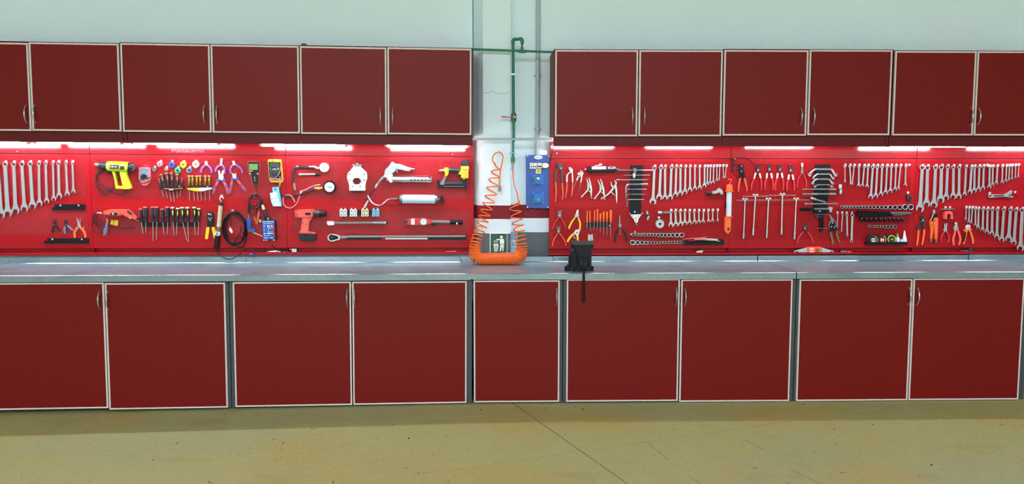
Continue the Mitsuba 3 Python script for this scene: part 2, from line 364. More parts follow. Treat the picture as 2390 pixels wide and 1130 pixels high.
# ================================================================== worktops
def fold(a, b, run):
    V, F = ext(Polygon([(.6452, WT+.0004), (.6519, WT+.0004), (.6519, WT+.0083)]), b-a); return world(np.stack([a+V[:, 2], V[:, 0], V[:, 1]], 1), run), F
def front_fold(u0, u1, run):
    # sheet folded down over the front edge with a rounded nose
    pr = [(-.0125, WT), (-.0195, WT-.0039), (-.0207, WT-.006), (-.0207, WT-.046), (-.008, WT-.046), (-.008, WT-.013), (-.0125, WT-.013)]
    V, F = ext(Polygon(pr), u1-u0); V = np.stack([u0+V[:, 2], V[:, 0], V[:, 1]], 1)
    return world(V, run), F
def wtop(name, lab, run, u0, u1, segs):
    t = thing('worktop', lab, 'worktop')
    obj('top_sheet', [front_fold(u0, u1, run), bx(u0, u1, -.0125, .652, WT-.012, WT, run)], 'galvanised', t, False)
    for a, b, dz in segs:
        obj('upstand', [cbx(a, b, .652, .658, WT-.02, WT+.046+dz, .002, run), fold(a, b, run)], 'galvanised', t, False)
UJ = -.0005
uw2 = U(1859, 645, -.02, 'R'); us = [U(x, 606, .65, 'R') for x in (1291, 1768.5, 2260.5, 2388)]
ul = [U(x, 606, .65, 'L') for x in (19, 574)]
wtop('a', 'galvanised steel worktop section on the left half of the bench', 'L', -4.6, UJ-.022, [(-4.6, ul[0]-.001, 0), (ul[0]+.001, ul[1]-.001, 0), (ul[1]+.001, UJ-.075, 0)])
wtop('b', 'galvanised steel worktop section that carries the vise and the orange hose', 'R', UJ+.001, uw2-.003, [(UJ+.006, us[0]-.001, -.002), (us[0]+.001, us[1]-.003, 0)])
wtop('c', 'galvanised steel worktop section at the right end of the bench', 'R', uw2+.003, 4.6, [(us[1]+.003, us[2]-.003, 0), (us[2]+.003, 4.6, .003)])
# the wedge of worktop where the two runs meet
jm = []
a0, a1 = world(np.array([UJ-.0222, -.02, WT-.011]), 'L'), world(np.array([UJ-.0222, .652, WT-.011]), 'L')
b0_, b1_ = world(np.array([UJ+.0008, -.02, WT-.011]), 'R'), world(np.array([UJ+.0008, .652, WT-.011]), 'R')
V, F = slabxy(Polygon([a0[:2], b0_[:2], b1_[:2], a1[:2]]), WT-.040, WT-.0005)
obj('joint_strip', (V, F), 'galvanised', 'worktop', False)

# ================================================================== wall cabinets
VU = .30
WALLC = [
    ('L', (-148, 281.5), [(-146, 69.6, 98.4, 305, (61, 266)), (71.4, 280.2, 100.3, 306.2, (82, 266))], 'red wall cabinet at the far left end, above the ten hanging wrenches'),
    ('L', (282.5, 699.7), [(283.8, 491.7, 102.2, 308.5, (477, 266)), (493.9, 698.6, 105.7, 310.8, (507, 267))], 'red wall cabinet above the heat gun and screwdrivers'),
    ('L', (700.3, 1103.6), [(700.9, 902.4, 109.4, 313.4, (888, 271)), (904.2, 1100.4, 112.1, 314.5, (917, 272))], 'red wall cabinet directly left of the green pipe'),
    ('R', (1292.5, 1686.6), [(1295.6, 1488.5, 116.8, 318.3, (1475, 270)), (1491.3, 1685.4, 117.3, 318, (1503.5, 270))], 'red wall cabinet directly right of the green pipe'),
    ('R', (1687.6, 2082.2), [(1688.8, 1884.6, 117, 316.8, (1869, 272)), (1887.4, 2079.8, 116.7, 315.7, (1898.5, 272))], 'red wall cabinet above the five T-handle wrenches'),
    ('R', (2083.4, 2472), [(2086.4, 2275.4, 119.3, 316.3, (2266, 272)), (2277.8, 2470, 119.9, 316.6, (2283.5, 272))], 'red wall cabinet at the far right end')]
ZV = {'L': Zh(600, 335.4, .33, 'L'), 'R': Zh(1500, 341.6, .33, 'R')}
for run, (b0, b1), doors, lab in WALLC:
    t = thing('wall_cabinet', lab, 'cabinet')
    u0, u1 = U(b0, 210, VU+.02, run), U(b1, 210, VU+.02, run)
    zt = max(Zh((a+b)/2, yt, VU, run) for a, b, yt, yb, _ in doors)+.007
    zb = min(Zh((a+b)/2, yb, VU, run) for a, b, yt, yb, _ in doors)+.002
    obj('carcass', cbx(u0, u1, VU+.021, .735, zb, zt, .001, run), 'red_body', t, False, label='dark red carcass')
    if b0 == 1687.6: cuts = [(u0+.001, U(2066, 330, .33, run))]
    elif b0 == 2083.4: cuts = [(U(2067, 330, .33, run), U(2073, 330, .33, run)), (U(2074, 330, .33, run), u1)]
    elif b0 == 282.5: cuts = [(U(289, 330, .33, run), U(296.5, 330, .33, run)), (U(297.5, 330, .33, run), u1)]
    elif b0 == -148: cuts = [(u0, U(288, 330, .33, run))]
    else: cuts = [(u0+.0005, u1+(.003 if b0 == 1292.5 else -.0005))]
    for a, b in cuts: obj('valance', cbx(a, b, VU+.03, VU+.045, ZV[run], zb+.0005, .001, run), 'red_body', t, False, label='dark red valance board below the doors')
    for (a, b, yt, yb, hp) in doors:
        door(t, U(a, 210, VU, run), U(b, 210, VU, run), Zh((a+b)/2, yb, VU, run), Zh((a+b)/2, yt, VU, run), VU, run, hp, .0125)
# small dark fitting on top of the middle left cabinet
use('o', 'L', .36)
solo('cable_fitting', slab(soft(Polygon([(702, 107), (703, 102), (706, 100.6), (713, 101), (715.5, 103), (716, 107.4)]), .4), 0, 30, 1), 'gunmetal', 'small dark fitting on top of a red wall cabinet above the yellow multimeter', 'fitting')
# ---- tubes under the wall cabinets
VT = .40
TUBES = [('L', -125, 62, 333.0), ('L', 88, 280, 333.5), ('L', 314, 506, 334.8), ('L', 612, 804, 339.5), ('L', 904, 1090, 341.5),
         ('R', 1300, 1455, 337.0), ('R', 1538, 1704, 337.0), ('R', 1790, 1958, 336.5), ('R', 2076, 2252, 341.0), ('R', 2350, 2530, 341.0)]
WHICH = ['under the far left end of the wall cabinets', 'above the ten hanging wrenches', 'above the heat gun', 'above the yellow multimeter', 'above the grease guns',
         'above the water pump pliers', 'above the long row of wrenches', 'above the T-handle wrenches', 'above the socket rails', 'under the far right end of the wall cabinets']
for (run, a, b, y), wh in zip(TUBES, WHICH):
    t = thing('fluorescent_lamp', 'lit fluorescent batten lamp '+wh, 'lamp')
    u0, u1 = U(a, y, VT, run), U(b, y, VT, run); z = Zh((a+b)/2, y, VT, run)
    zc = 1.915
    P = np.array([[u0, VT, z], [u1, VT, z]])
    V, F = sweep(P, .0115, 12, cap=.02)
    k = obj('tube', (world(V, run), F), 'lamp', t, 40, label='glowing white tube')
    scene[k]['emitter'] = {'type': 'area', 'radiance': rgb([q*TUBE*(1.08 if run == 'L' else .72 if b < 2000 else .9) for q in (.94, .97, 1.08)])}
    obj('housing', [cbx(u0-.02, u1+.02, VT-.022, VT+.022, z+.03, zc, .003, run), bx(u0-.02, u0-.002, VT-.013, VT+.013, z-.008, z+.031, run), bx(u1+.002, u1+.02, VT-.013, VT+.013, z-.008, z+.031, run)], 'white', t, False)

# ================================================================== tool boards
ZS = {'L': Zh(600, 361.8, .68, 'L'), 'R': Zh(1800, 369.2, .68, 'R')}          # lower edge of the plain top strip
ZF = {'L': Zh(600, 578.7, .68, 'L'), 'R': Zh(1800, 579, .68, 'R')}            # lower edge of the face
ZL1 = {'L': Zh(600, 588.6, .662, 'L'), 'R': Zh(1800, 589.7, .662, 'R')}       # tray lip, top and bottom
ZL0 = {'L': Zh(600, 595.0, .662, 'L'), 'R': Zh(1800, 594.6, .662, 'R')}
BOARDS = [('L', -260, 213.2, 'red perforated tool board at the far left, with the ten hanging wrenches', (371, 461), (478, 548)),
          ('L', 213.8, 668.2, 'red perforated tool board with the heat gun and multimeters', (371.5, 462), (488, 549)),
          ('L', 668.8, 1105.8, 'red perforated tool board with the grease guns and cordless drill', (376, 464.5), (489.5, 543)),
          ('R', 1282, 1703.7, 'red perforated tool board with the orange work lamp at its right edge', (377, 468), (483, 560)),
          ('R', 1704.3, 2134.7, 'red perforated tool board with the T-handle wrenches and socket rails', (377, 468), (483, 560)),
          ('R', 2135.3, 2620, 'red perforated tool board at the far right, with two rows of wrenches', (376, 466), (482, 558))]
board_at = []
PX, PZ = .0082, .0041
def perforated(x0, y0, n, m, run):
    # a sheet with staggered rows of real square-ish holes: each cell is four quads round its hole
    c = np.array([[0, 0], [PX, 0], [PX, PZ], [0, PZ]]); h = np.array([[-.5, -.5], [.5, -.5], [.5, .5], [-.5, .5]])*(.0024 if run == 'L' else .0023)+[PX/2, PZ/2]
    base = np.vstack([c, h]); bf = np.array([[k, (k+1) % 4, 4+(k+1) % 4] for k in range(4)]+[[k, 4+(k+1) % 4, 4+k] for k in range(4)])
    j, i = np.meshgrid(np.arange(m), np.arange(n), indexing='ij')
    o = np.stack([x0+(i+.5*(j % 2))*PX, y0+j*PZ], -1).reshape(-1, 2)
    V = (o[:, None]+base[None]).reshape(-1, 2); F = (np.arange(len(o))[:, None, None]*8+bf[None]).reshape(-1, 3)
    jj = np.arange(m); e = np.stack([x0+np.where(jj % 2, 0, n*PX), y0+jj*PZ], 1)
    W = (e[:, None]+np.array([[0, 0], [PX/2, 0], [PX/2, PZ], [0, PZ]])[None]).reshape(-1, 2)
    G = (np.arange(m)[:, None, None]*4+np.array([[0, 1, 2], [0, 2, 3]])[None]).reshape(-1, 3)+len(V)
    P = np.vstack([V, W]); return world(np.stack([P[:, 0], np.full(len(P), .68), P[:, 1]], 1), run), np.vstack([F, G])
for run, a, b, lab, za, zb_ in BOARDS:
    t = thing('tool_board', lab, 'tool board')
    u0, u1 = U(a, 470, .68, run), U(b, 470, .68, run); um = (a+b)/2
    board_at.append((run, a, b, t))
    def sh(P, v0, v1):
        V, F = ext(P, v1-v0); return world(np.stack([V[:, 0], v1-V[:, 2], V[:, 1]], 1), run), F
    zs, zf, zl1, zl0 = ZS[run], ZF[run], ZL1[run], ZL0[run]
    full = sbox(u0, zf, u1, zs-.004)
    holes, sheets = [], []
    for y0, y1 in (za, zb_):
        a0, a1 = U(max(a, -40), 470, .68, run)+.032, u1-.032
        c0, c1 = Zh(um, y1, .68, run), Zh(um, y0, .68, run)
        n, m = int((a1-a0)/PX-.5), int((c1-c0)/PZ)
        q = sbox(a1-(n+.5)*PX, c0, a1, c0+m*PZ); holes.append(q); sheets.append((q.bounds[0], q.bounds[1], n, m))
    obj('face_sheet', [sh(full.difference(unary_union(holes)), .68, .6815), bx(u0, u1, .6815, .71, zf, zf+.0015, run), bx(u0, u0+.0015, .6815, .735, zl0, zs, run), bx(u1-.0015, u1, .6815, .735, zl0, zs, run)], 'red_paint', t, False)
    for x0, y0, n, m in sheets:
        obj('perforated_field', perforated(x0, y0, n, m, run), 'red_paint', t, False)
        if run == 'R': obj('added_dark_backing', bx(x0-.004, x0+(n+.5)*PX+.004, .70, .702, y0-.02, y0+m*PZ+.02, run), 'red_body', t, False, label='added dark red sheet that makes the holes look dark')  # sheet added behind the right boards so their holes read dark
    # plain strip that leans out a little at its lower edge, and its folded upper flange
    lean = .0025
    P = [[u0+.0008, .677, zs], [u1-.0008, .677, zs], [u1-.0008, .677+lean, zs+.125], [u0+.0008, .677+lean, zs+.125]]
    Q = [[x, .700, z] for x, _, z in P]
    V = np.array(P+Q); F = np.array([[0, 1, 2], [0, 2, 3], [4, 6, 5], [4, 7, 6], [0, 4, 5], [0, 5, 1], [3, 2, 6], [3, 6, 7], [0, 3, 7], [0, 7, 4], [1, 5, 6], [1, 6, 2]])
    obj('top_strip', (world(V, run), F), 'red_gloss', t, False, label='plain glossy red strip along the top')
    obj('tray', [bx(u0, u1, .733, .737, zl0, zf+.02, run), bx(u0, u1, .664, .734, zl1-.003, zl1-.001, run), cbx(u0, u1, .660, .6645, zl0, zl1, .001, run)], 'red_paint', t, False, label='shallow red tray along the foot of the board')
    scr = {0: [(40, 353.5)], 1: [], 2: [(1056, 361)], 3: [(1300, 358)], 4: [], 5: []}[len(board_at)-1]
    use('o', run, .677)
    for x, y in scr: obj('screw', dsk(x, y, 1.6, 0, 2), 'white_metal', t)
def board_of(px): return next(t for r, a, b, t in board_at if a <= px < b)
def hook(x, y, w=5.6, hh=6.4, z=None, prong=True):
    """A plated hook clip on the board: a square tab and the bent prong that carries the tool."""
    x0, y0, s = st['z']; X, Y = x0+x/s, y0+y/s; old = st['z'], st['run']; st['z'] = (0., 0., 1.)
    m = [slab(rect(X-w/2, Y-hh/2, X+w/2, Y+hh/2), 0, 3)]
    if prong: m.append(rod([(X-1, Y+1, 2), (X-1.5, Y+3.4, 10), (X-1.5, Y+4, 19), (X-1.5, Y+2, 22)], .8, 10, sides=6))
    else: m.append(rod([(X, Y+1, 2), (X, Y+1, 12)], .9, 8, sides=6))
    obj('hook', m, 'white_metal', board_of(X), False); st['z'], st['run'] = old
use('C')
obj('lettering', txt('Palladino', -135, 66, 30, 4.2, 187, -.0, .5, False, .25), 'pale_red', 'tool_board_001', False, label='pale raised lettering on the top strip')
# ================================================================== hand tools: builders
def wrench(rx, ry, rr, jx, jy, jr, w, label, group, name='combination_wrench', m='steel', hk=True, ratchet=False, h=12., tilt=12.):
    """A combination wrench hanging by its ring: sheet coordinates of ring, jaw, their radii and the shaft width."""
    a = math.atan2(jy-ry, jx-rx); d = np.array([math.cos(a), math.sin(a)]); n = np.array([-d[1], d[0]])
    R, Jw = np.array([rx, ry]), np.array([jx, jy])
    shaft = Polygon([R+n*w*.42, Jw+n*w*.5, Jw-n*w*.5, R-n*w*.42])
    neck = Polygon([Jw-d*jr*1.5+n*w*.5, Jw+n*jr*.86, Jw-n*jr*.86, Jw-d*jr*1.5-n*w*.5])
    b = a+math.radians(tilt); e = np.array([math.cos(b), math.sin(b)]); q = np.array([-e[1], e[0]])
    nw = jr*.5
    jaw = circ(jx, jy, jr, 6).difference(Polygon([Jw-e*jr*.22+q*nw*.55, Jw+q*nw-e*jr*.02, Jw+e*jr*2+q*nw, Jw+e*jr*2-q*nw, Jw-q*nw-e*jr*.02, Jw-e*jr*.22-q*nw*.55]))
    body = unary_union([shaft, neck, circ(rx, ry, rr, 6)])
    body = unary_union([body.difference(circ(jx, jy, jr*.98, 6)), jaw]).difference(circ(rx, ry, rr*(.5 if ratchet else .62), 6))
    ms = [slab(body, h, h+5.5, max(.4, w*.12))]
    ms.append(slab(circ(rx, ry, rr, 6).difference(circ(rx, ry, rr*(.5 if ratchet else .62), 6)), h-3, h+8, rr*.12))
    ms.append(slab(jaw.buffer(-jr*.05), h-1, h+7, jr*.08))
    if hk: hook(rx+rr*.35, ry-rr*.55-9, 5.2, 6)
    return solo(name, ms, m, label, 'wrench', group)
def pliers(label, piv, tips, hs, jw, hr, hm, name='pliers', jm='steel', cat='pliers', group=None, h=9., tipw=.38, tang=None, hm2=None, flat=.7, rivet='steel', jb=1.15):
    """Pliers: pivot, the two jaw tips, the two grip paths (first point next to the pivot), jaw width, grip radius."""
    t = thing(name, label, cat, group); px, py = piv
    js = []
    for i, (x, y) in enumerate(tips):
        s = -1 if i == 0 else 1
        mid = ((px+x)/2+s*jw*.12, (py+y)/2)
        js.append(rod([(px+s*jw*.2, py), mid, (x, y)], [jw*.62, jw*.55, jw*tipw], h, flat=.7))
    js.append(slab(circ(px, py, jw*jb, 6), h-4, h+5, jw*.2))
    tw = tang or hr*.8
    for i, p in enumerate(hs):
        js.append(rod([(px, py), p[0]], [tw*1.1, tw], h+(1.5 if i else -1.5), flat=.7))
    obj('jaws', js, jm, t, label='steel jaws and pivot')
    if rivet: obj('rivet', dsk(px, py, jw*.5, h+4, h+7, 12), rivet, t)
    for i, p in enumerate(hs):
        obj('handle', rod(p, [hr*.82, hr*1.08, hr*1.05, hr], h, flat=flat, n=5), hm2 if (i and hm2) else hm, t)
    return t
def driver(label, top, neck, tip, hr, hm, accent=None, cap=None, group=None, sr=None, shm='steel', h=16., stripe=True, tipr=.9):
    """A screwdriver: handle top, where the handle ends, blade tip, handle radius."""
    t = thing('screwdriver', label, 'screwdriver', group)
    a, b, c = (np.array(p, float) for p in (top, neck, tip)); sr = sr or hr*.26
    prof = [(0, .8), (.06, 1.0), (.3, .97), (.55, 1.0), (.72, .82), (.8, .6), (.86, .72), (.94, .74), (1, .5)]
    obj('handle', lathe(a, b, [(q, hr*r) for q, r in prof], h, 10), hm, t)
    if cap: obj('end_cap', lathe(a-(b-a)*.015, a+(b-a)*.07, [(0, hr*.75), (.5, hr*.98), (1, hr*1.04)], h, 10), cap, t)
    if accent:
        d = (b-a)
        if stripe: obj('grip_inlay', rod([a+d*.14, a+d*.36, a+d*.56], [hr*.3, hr*.5, hr*.34], h+hr*mpp(*a)*1000*.72, flat=.6), accent, t)
        else: obj('grip_inlay', rod([a+d*.1+[-hr*.55, 0], a+d*.6+[-hr*.55, 0]], [hr*.42, hr*.42], h+hr*mpp(*a)*1000*.5, flat=.8), accent, t)
    obj('blade', rod([b-(c-b)*.05, c], [sr, sr*tipr], h), shm, t)
    return t
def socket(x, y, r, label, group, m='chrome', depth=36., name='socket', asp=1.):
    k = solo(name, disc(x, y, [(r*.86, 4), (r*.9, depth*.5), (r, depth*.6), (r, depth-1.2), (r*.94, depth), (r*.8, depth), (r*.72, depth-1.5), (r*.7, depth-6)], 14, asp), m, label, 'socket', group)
    obj('shaded_bore', disc(x, y, [(r*.7, depth-1.6), (r*.68, 7), (0, 6)], 12, asp), 'gunmetal', k, False)  # dark colour stands in for the shade inside the chrome socket
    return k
def cable(pts, r, h=6., n=5, sides=6): return rod(pts, r, h, n=n, sides=sides, cap=.2)
def circle_pts(cx, cy, rx, ry, a0, a1, n=24, h0=6., h1=6.):
    return [(cx+rx*math.cos(math.radians(a)), cy+ry*math.sin(math.radians(a)), hh) for a, hh in zip(np.linspace(a0, a1, n), np.linspace(h0, h1, n))]
def magbar(label, zone, screws, m='black_steel', name='magnetic_tool_bar', notch=None, h=14.):
    t = thing(name, label, 'tool bar')
    p = rect(*zone)
    if notch: p = unary_union([p, rect(*notch)])
    obj('bar', slab(p, 0, h, 4), m, t, False)
    for x, y in screws: obj('screw', dsk(x, y, 8, h-1, h+2, 10), 'white_metal', t)
    return t

# ================================================================== far left board
use('A')
G = 'combination wrenches on the far left board'
WL = [(-24, 242, 26, 6, 706, 40, 40), (44, 248, 26, 68, 690, 41, 40), (122, 246, 25, 140, 668, 38, 36), (197, 246, 25, 220, 648, 37, 33), (272, 244, 24, 294, 624, 36, 33),
      (352, 242, 19, 358, 603, 29, 25), (414, 240, 18, 424, 583, 25, 23), (480, 240, 16, 488, 562, 23, 19), (530, 240, 19, 537, 538, 28, 26), (598, 238, 17, 611, 520, 24, 22), (658, 238, 15, 667, 498, 21, 19)]
for i, (x, y, r, a, b, c, w) in enumerate(WL):
    lab = 'large steel combination wrench cut off by the left edge of the photograph' if i == 0 else f'silver combination wrench on the far left board, {ORD[i]} of ten whole ones'
    wrench(x, y, r, a, b, c, w, lab, G)
magbar('black magnetic tool bar under the smallest wrenches on the far left board', (492, 612, 768, 664), [(548, 622), (714, 622)], notch=(470, 642, 500, 664))
magbar('long black magnetic tool bar at the foot of the far left board, under three pliers', (426, 922, 802, 968), [(475, 930), (743, 930)], notch=(398, 944, 430, 968))
pliers('small black snap ring pliers, leftmost of three pliers above the lower black bar', (494, 795), [(482, 752), (515, 750)], [[(490, 806), (482, 835), (476, 868)], [(506, 800), (528, 828), (548, 860)]], 11, 8, 'black', jm='black_steel')
pliers('small pliers with grey-blue grips, middle of three pliers above the lower black bar', (598, 793), [(586, 760), (608, 756)], [[(594, 812), (586, 845), (592, 880)], [(610, 800), (636, 825), (664, 852)]], 12, 10, 'grey_blue', jm='black_steel')
t = pliers('orange-handled bent nose pliers above the lower black bar on the far left board', (718, 804), [(708, 760), (728, 760)], [[(706, 826), (680, 862), (680, 915)], [(732, 826), (766, 862), (778, 912)]], 13, 12, 'orange')
obj('guard', slab(Polygon([(678, 826), (700, 820), (716, 830), (704, 846), (690, 842)]), 5, 15, 3), 'orange', t); obj('guard', slab(Polygon([(772, 824), (748, 820), (730, 830), (742, 848), (758, 840)]), 5, 15, 3), 'orange', t)
obj('bent_tip', [rod([(708, 762), (700, 748), (696, 738)], [5, 4, 3], 9), rod([(728, 762), (732, 748), (730, 738)], [5, 4, 3], 9)], 'steel', t)

# ================================================================== board with the heat gun
use('B')
t = thing('heat_gun', 'lime green corded heat gun with a black barrel on the upper left board', 'heat gun')
obj('body', lathe((222, 208), (440, 216), [(0, 50), (.05, 54), (.5, 55), (.9, 54), (1, 52)], 44, 16), 'lime', t)
obj('grip', slab(soft(Polygon([(262, 256), (415, 268), (412, 300), (464, 432), (430, 444), (302, 438), (286, 330)]).difference(Polygon([(290, 262), (338, 262), (372, 410), (318, 408)])), 2), 18, 56, 5), 'lime', t)
obj('barrel', lathe((225, 205), (138, 196), [(0, 42), (.5, 40), (.8, 38), (1, 34)], 44, 14), 'rubber', t)
obj('nozzle', lathe((142, 196), (95, 190), [(0, 21), (.8, 20), (.85, 22), (1, 21)], 44, 12), 'steel', t)
obj('rear_cap', lathe((436, 222), (484, 226), [(0, 50), (.4, 51), (.8, 46), (1, 36)], 44, 16), 'black', t)
obj('cap_ring', disc(466, 225, [(34, 48), (34, 70), (28, 72), (26, 68), (0, 68)], 16, 1.2), 'gunmetal', t)
obj('name_plate', slab(rrect(244, 196, 332, 233, 4), 84, 87.5), 'black', t, False)
obj('lettering', [txt('BOLAER', 264, 222, 16, 88.2, 322), dsk(254, 214, 7, 87, 88.5, 10)], 'white', t, False)
for i in range(5): obj('vent_slot', slab(line([(352+i*9, 206), (348+i*9, 243)], 5), 80, 86), 'black', t, False)
obj('trigger', slab(Polygon([(396, 290), (412, 286), (418, 330), (404, 332)]), 24, 46, 2), 'gunmetal', t)
obj('cord', [cable([(430, 440, 24), (405, 480, 16), (375, 500, 8), (320, 485, 8), (240, 445, 8), (160, 380, 8), (110, 300, 8), (140, 245, 8), (205, 255, 10), (235, 285, 12)], 4.5), cable([(95, 300, 8), (110, 400, 8), (175, 490, 8), (240, 470, 14), (300, 410, 14), (330, 350, 16), (352, 330, 16)], 4.5),
              cable([(105, 290, 12), (140, 248, 14), (200, 245, 14), (150, 260, 18), (100, 320, 16), (125, 420, 14), (200, 450, 14), (270, 430, 16)], 4.5)], 'rubber', t, label='dark grey power cord in loops')
obj('plug', [rod([(200, 255), (235, 278)], [12, 16], 14), rod([(235, 278), (256, 296)], [5, 5], 14)], 'gunmetal', t)
use('e')
t = thing('multimeter', 'small grey and red multimeter wrapped in its test leads', 'multimeter')
obj('holster', slab(soft(Polygon([(134, 288), (375, 290), (386, 540), (352, 640), (292, 692), (228, 690), (158, 632), (124, 540)]), 16), 4, 30, 8), 'pale_red', t, label='red rubber holster')
obj('face_plate', slab(rrect(152, 314, 342, 548, 14), 30, 33, 2), 'grey_blue', t)
obj('screen', slab(rrect(172, 346, 326, 402, 6), 33, 34.5), 'lcd_grey', t, False)
obj('dial', slab(circ(236, 510, 72, 10).intersection(rect(150, 430, 330, 545)), 33, 38, 5), 'black', t)
obj('button', [dsk(168, 412, 12, 32, 36, 8), dsk(312, 432, 12, 32, 36, 8)], 'white', t)
obj('hanging_loop', rod([(245, 292), (255, 252), (285, 238), (318, 258), (322, 296)], 6, 16, n=4), 'pale_red', t)
obj('test_lead', [rod([(118, 556), (230, 552), (320, 528), (395, 500)], 7, 40, n=4), rod([(150, 580), (180, 620), (240, 640), (330, 610), (385, 570)], 8, 38, n=4), rod([(120, 562), (250, 566), (388, 566)], 6, 44, n=4)], 'black', t)
obj('red_lead', [rod([(165, 570), (200, 610), (240, 632)], [8, 12, 9], 46, n=4), rod([(260, 556), (330, 580), (384, 572)], 7, 48, n=4)], 'pink', t)
def ring_tool(x, y, r, hole, m, lab, pt=None):
    p = circ(x, y, r, 8)
    if pt: p = unary_union([p, Polygon([(x-r*.5, y+r*.8), (x+r*.5, y+r*.8), (x+pt[0], y+pt[1])])])
    solo('line_release_ring', [slab(p.difference(ell(x, y+r*.05, hole, hole*.9, 14)), 5, 19, r*.15), slab(circ(x, y, r*.72, 8).difference(ell(x, y+r*.05, hole, hole*.9, 14)), 19, 25, r*.08)], m, lab, 'disconnect ring', 'colour coded line release rings on hooks')
for x, y, r, ho, m, lab, pt, hk in (
        (590, 216, 66, 16, 'pale_red', 'pinkish red line release ring on a hook, left of the blue one', (20, 70), (618, 152)),
        (470, 330, 50, 16, 'dull_steel', 'small steel line release ring right of the grey multimeter', (10, 52), (490, 278)),
        (735, 322, 40, 14, 'chrome', 'small chrome line release ring between the red and green rings', None, (752, 276)),
        (853, 230, 70, 24, 'blue', 'blue line release ring on a hook', (-10, 76), (870, 152)),
        (980, 356, 72, 24, 'bright_green', 'green line release ring on a hook', None, (1002, 280)),
        (1104, 226, 74, 20, 'yellow', 'yellow line release ring on a hook', (8, 98), (1128, 156)),
        (1234, 352, 66, 26, 'grey_blue', 'grey line release ring on a hook', None, (1258, 280))):
    ring_tool(x, y, r, ho, m, lab, pt); hook(hk[0], hk[1], 5, 4.6)
use('a')
ring_tool(162, 280, 80, 24, 'white', 'white line release ring on a hook, left of the purple pliers', (0, 98)); hook(182, 202, 5.4, 4.8)
use('e')
t = thing('screwdriver_rack', 'black screwdriver rack with an orange stripe below the coloured rings', 'tool rack')
obj('shelf', slab(Polygon([(576, 716), (1112, 700), (1112, 752), (980, 800), (850, 822), (720, 802), (582, 764)]), 0, 34, 8), 'black', t, False)
obj('stripe', slab(Polygon([(680, 746), (930, 756), (1095, 736), (1095, 758), (930, 774), (680, 768)]), 34, 36), 'orange', t, False)
obj('label_plate', slab(rect(790, 772, 886, 792), 34, 36), 'cream', t, False)
obj('screw', dsk(1020, 710, 15, 33, 38, 10), 'white_metal', t)
for i, (a, b, c, r) in enumerate((((570, 545), (622, 718), (675, 935), 25), ((622, 440), (692, 700), (768, 965), 42), ((740, 408), (778, 706), (848, 1040), 42), ((848, 408), (872, 706), (912, 1055), 42), ((970, 440), (972, 702), (975, 970), 38), ((1085, 535), (1070, 694), (1033, 930), 26))):
    driver(f'black screwdriver with orange trim, {ORD[i+1]} from the left in the orange striped rack', a, b, c, r, 'rubber', 'orange', 'orange', 'screwdrivers in the orange striped rack', 8)
use('C')
t = thing('screwdriver_rack', 'yellow and white screwdriver rack holding amber screwdrivers', 'tool rack')
obj('shelf', slab(rect(30, 392, 266, 414), 0, 26, 2), 'black', t, False)
obj('front_bar', [slab(Polygon([(25, 414), (140, 412), (140, 448), (110, 446), (28, 428)]), 0, 32, 3)], 'yellow', t, False)
obj('front_end', slab(Polygon([(141, 412), (268, 409), (268, 424), (180, 446), (141, 448)]), 0, 32, 3), 'white', t, False)
obj('screw', dsk(227, 401, 7, 25, 29, 10), 'white_metal', t)
for i, (x, xt, yt) in enumerate(((47, 52, 540), (80, 101, 535), (122, 137, 540), (155, 168, 540), (205, 205, 540), (243, 250, 540))):
    driver(f'amber handled screwdriver, {ORD[i+1]} from the left in the yellow and white rack', (x, 294), (x+2, 392), (xt, yt), 13.5, 'amber', 'yellow', 'cream', 'amber screwdrivers in the yellow rack', 3.4, stripe=True)
use('a')
G = 'pliers with purple grips'
pliers('short end cutters with purple grips, first of the upper three purple pliers', (405, 272), [(385, 215), (428, 215)], [[(395, 290), (330, 350), (290, 410), (290, 475)], [(418, 285), (490, 350), (528, 410), (528, 478)]], 32, 26, 'purple', 'pliers', 'white_metal', group=G, tipw=.6)
pliers('long nose pliers with purple grips, middle of the upper three purple pliers', (745, 285), [(742, 140), (782, 140)], [[(730, 300), (660, 350), (628, 400), (626, 455)], [(765, 295), (810, 350), (832, 420), (822, 500)]], 25, 25, 'purple', 'pliers', 'white_metal', group=G)
pliers('side cutters with purple grips, right of the upper three purple pliers', (1040, 278), [(1008, 205), (1048, 205)], [[(1020, 300), (975, 350), (958, 420), (975, 495)], [(1070, 280), (1150, 340), (1210, 385), (1238, 470)]], 27, 24, 'purple', 'pliers', 'white_metal', group=G, tipw=.55)
def combi(label, piv, tips, hs, jw, hr, gs):
    t = pliers(label, piv, tips, hs, jw, hr, 'coral', 'pliers', 'white_metal', group='red and blue pliers', tipw=.4)
    for g in gs: obj('guard', slab(Polygon(g), 4, 18, 6), 'blue', t)
    for p in hs:
        q = spline(p, 6); obj('grip_inlay', rod([q[6]+0, q[9], q[12]], [hr*.5, hr*.75, hr*.5], 9+hr*mpp(*piv)*1000*.45, flat=.6), 'blue', t)
        obj('grip_inlay', rod([q[14], q[17]], [hr*.7, hr*.8], 9+hr*mpp(*piv)*1000*.35, flat=.6), 'blue', t)
combi('large combination pliers with red and blue grips under the long nose pliers', (745, 590), [(692, 425), (798, 425)], [[(690, 660), (640, 740), (590, 850), (560, 950)], [(800, 660), (845, 740), (880, 850), (905, 955)]], 52, 32,
      [[(632, 616), (690, 610), (728, 648), (690, 690), (640, 655)], [(858, 622), (802, 610), (764, 648), (802, 690), (850, 660)]])
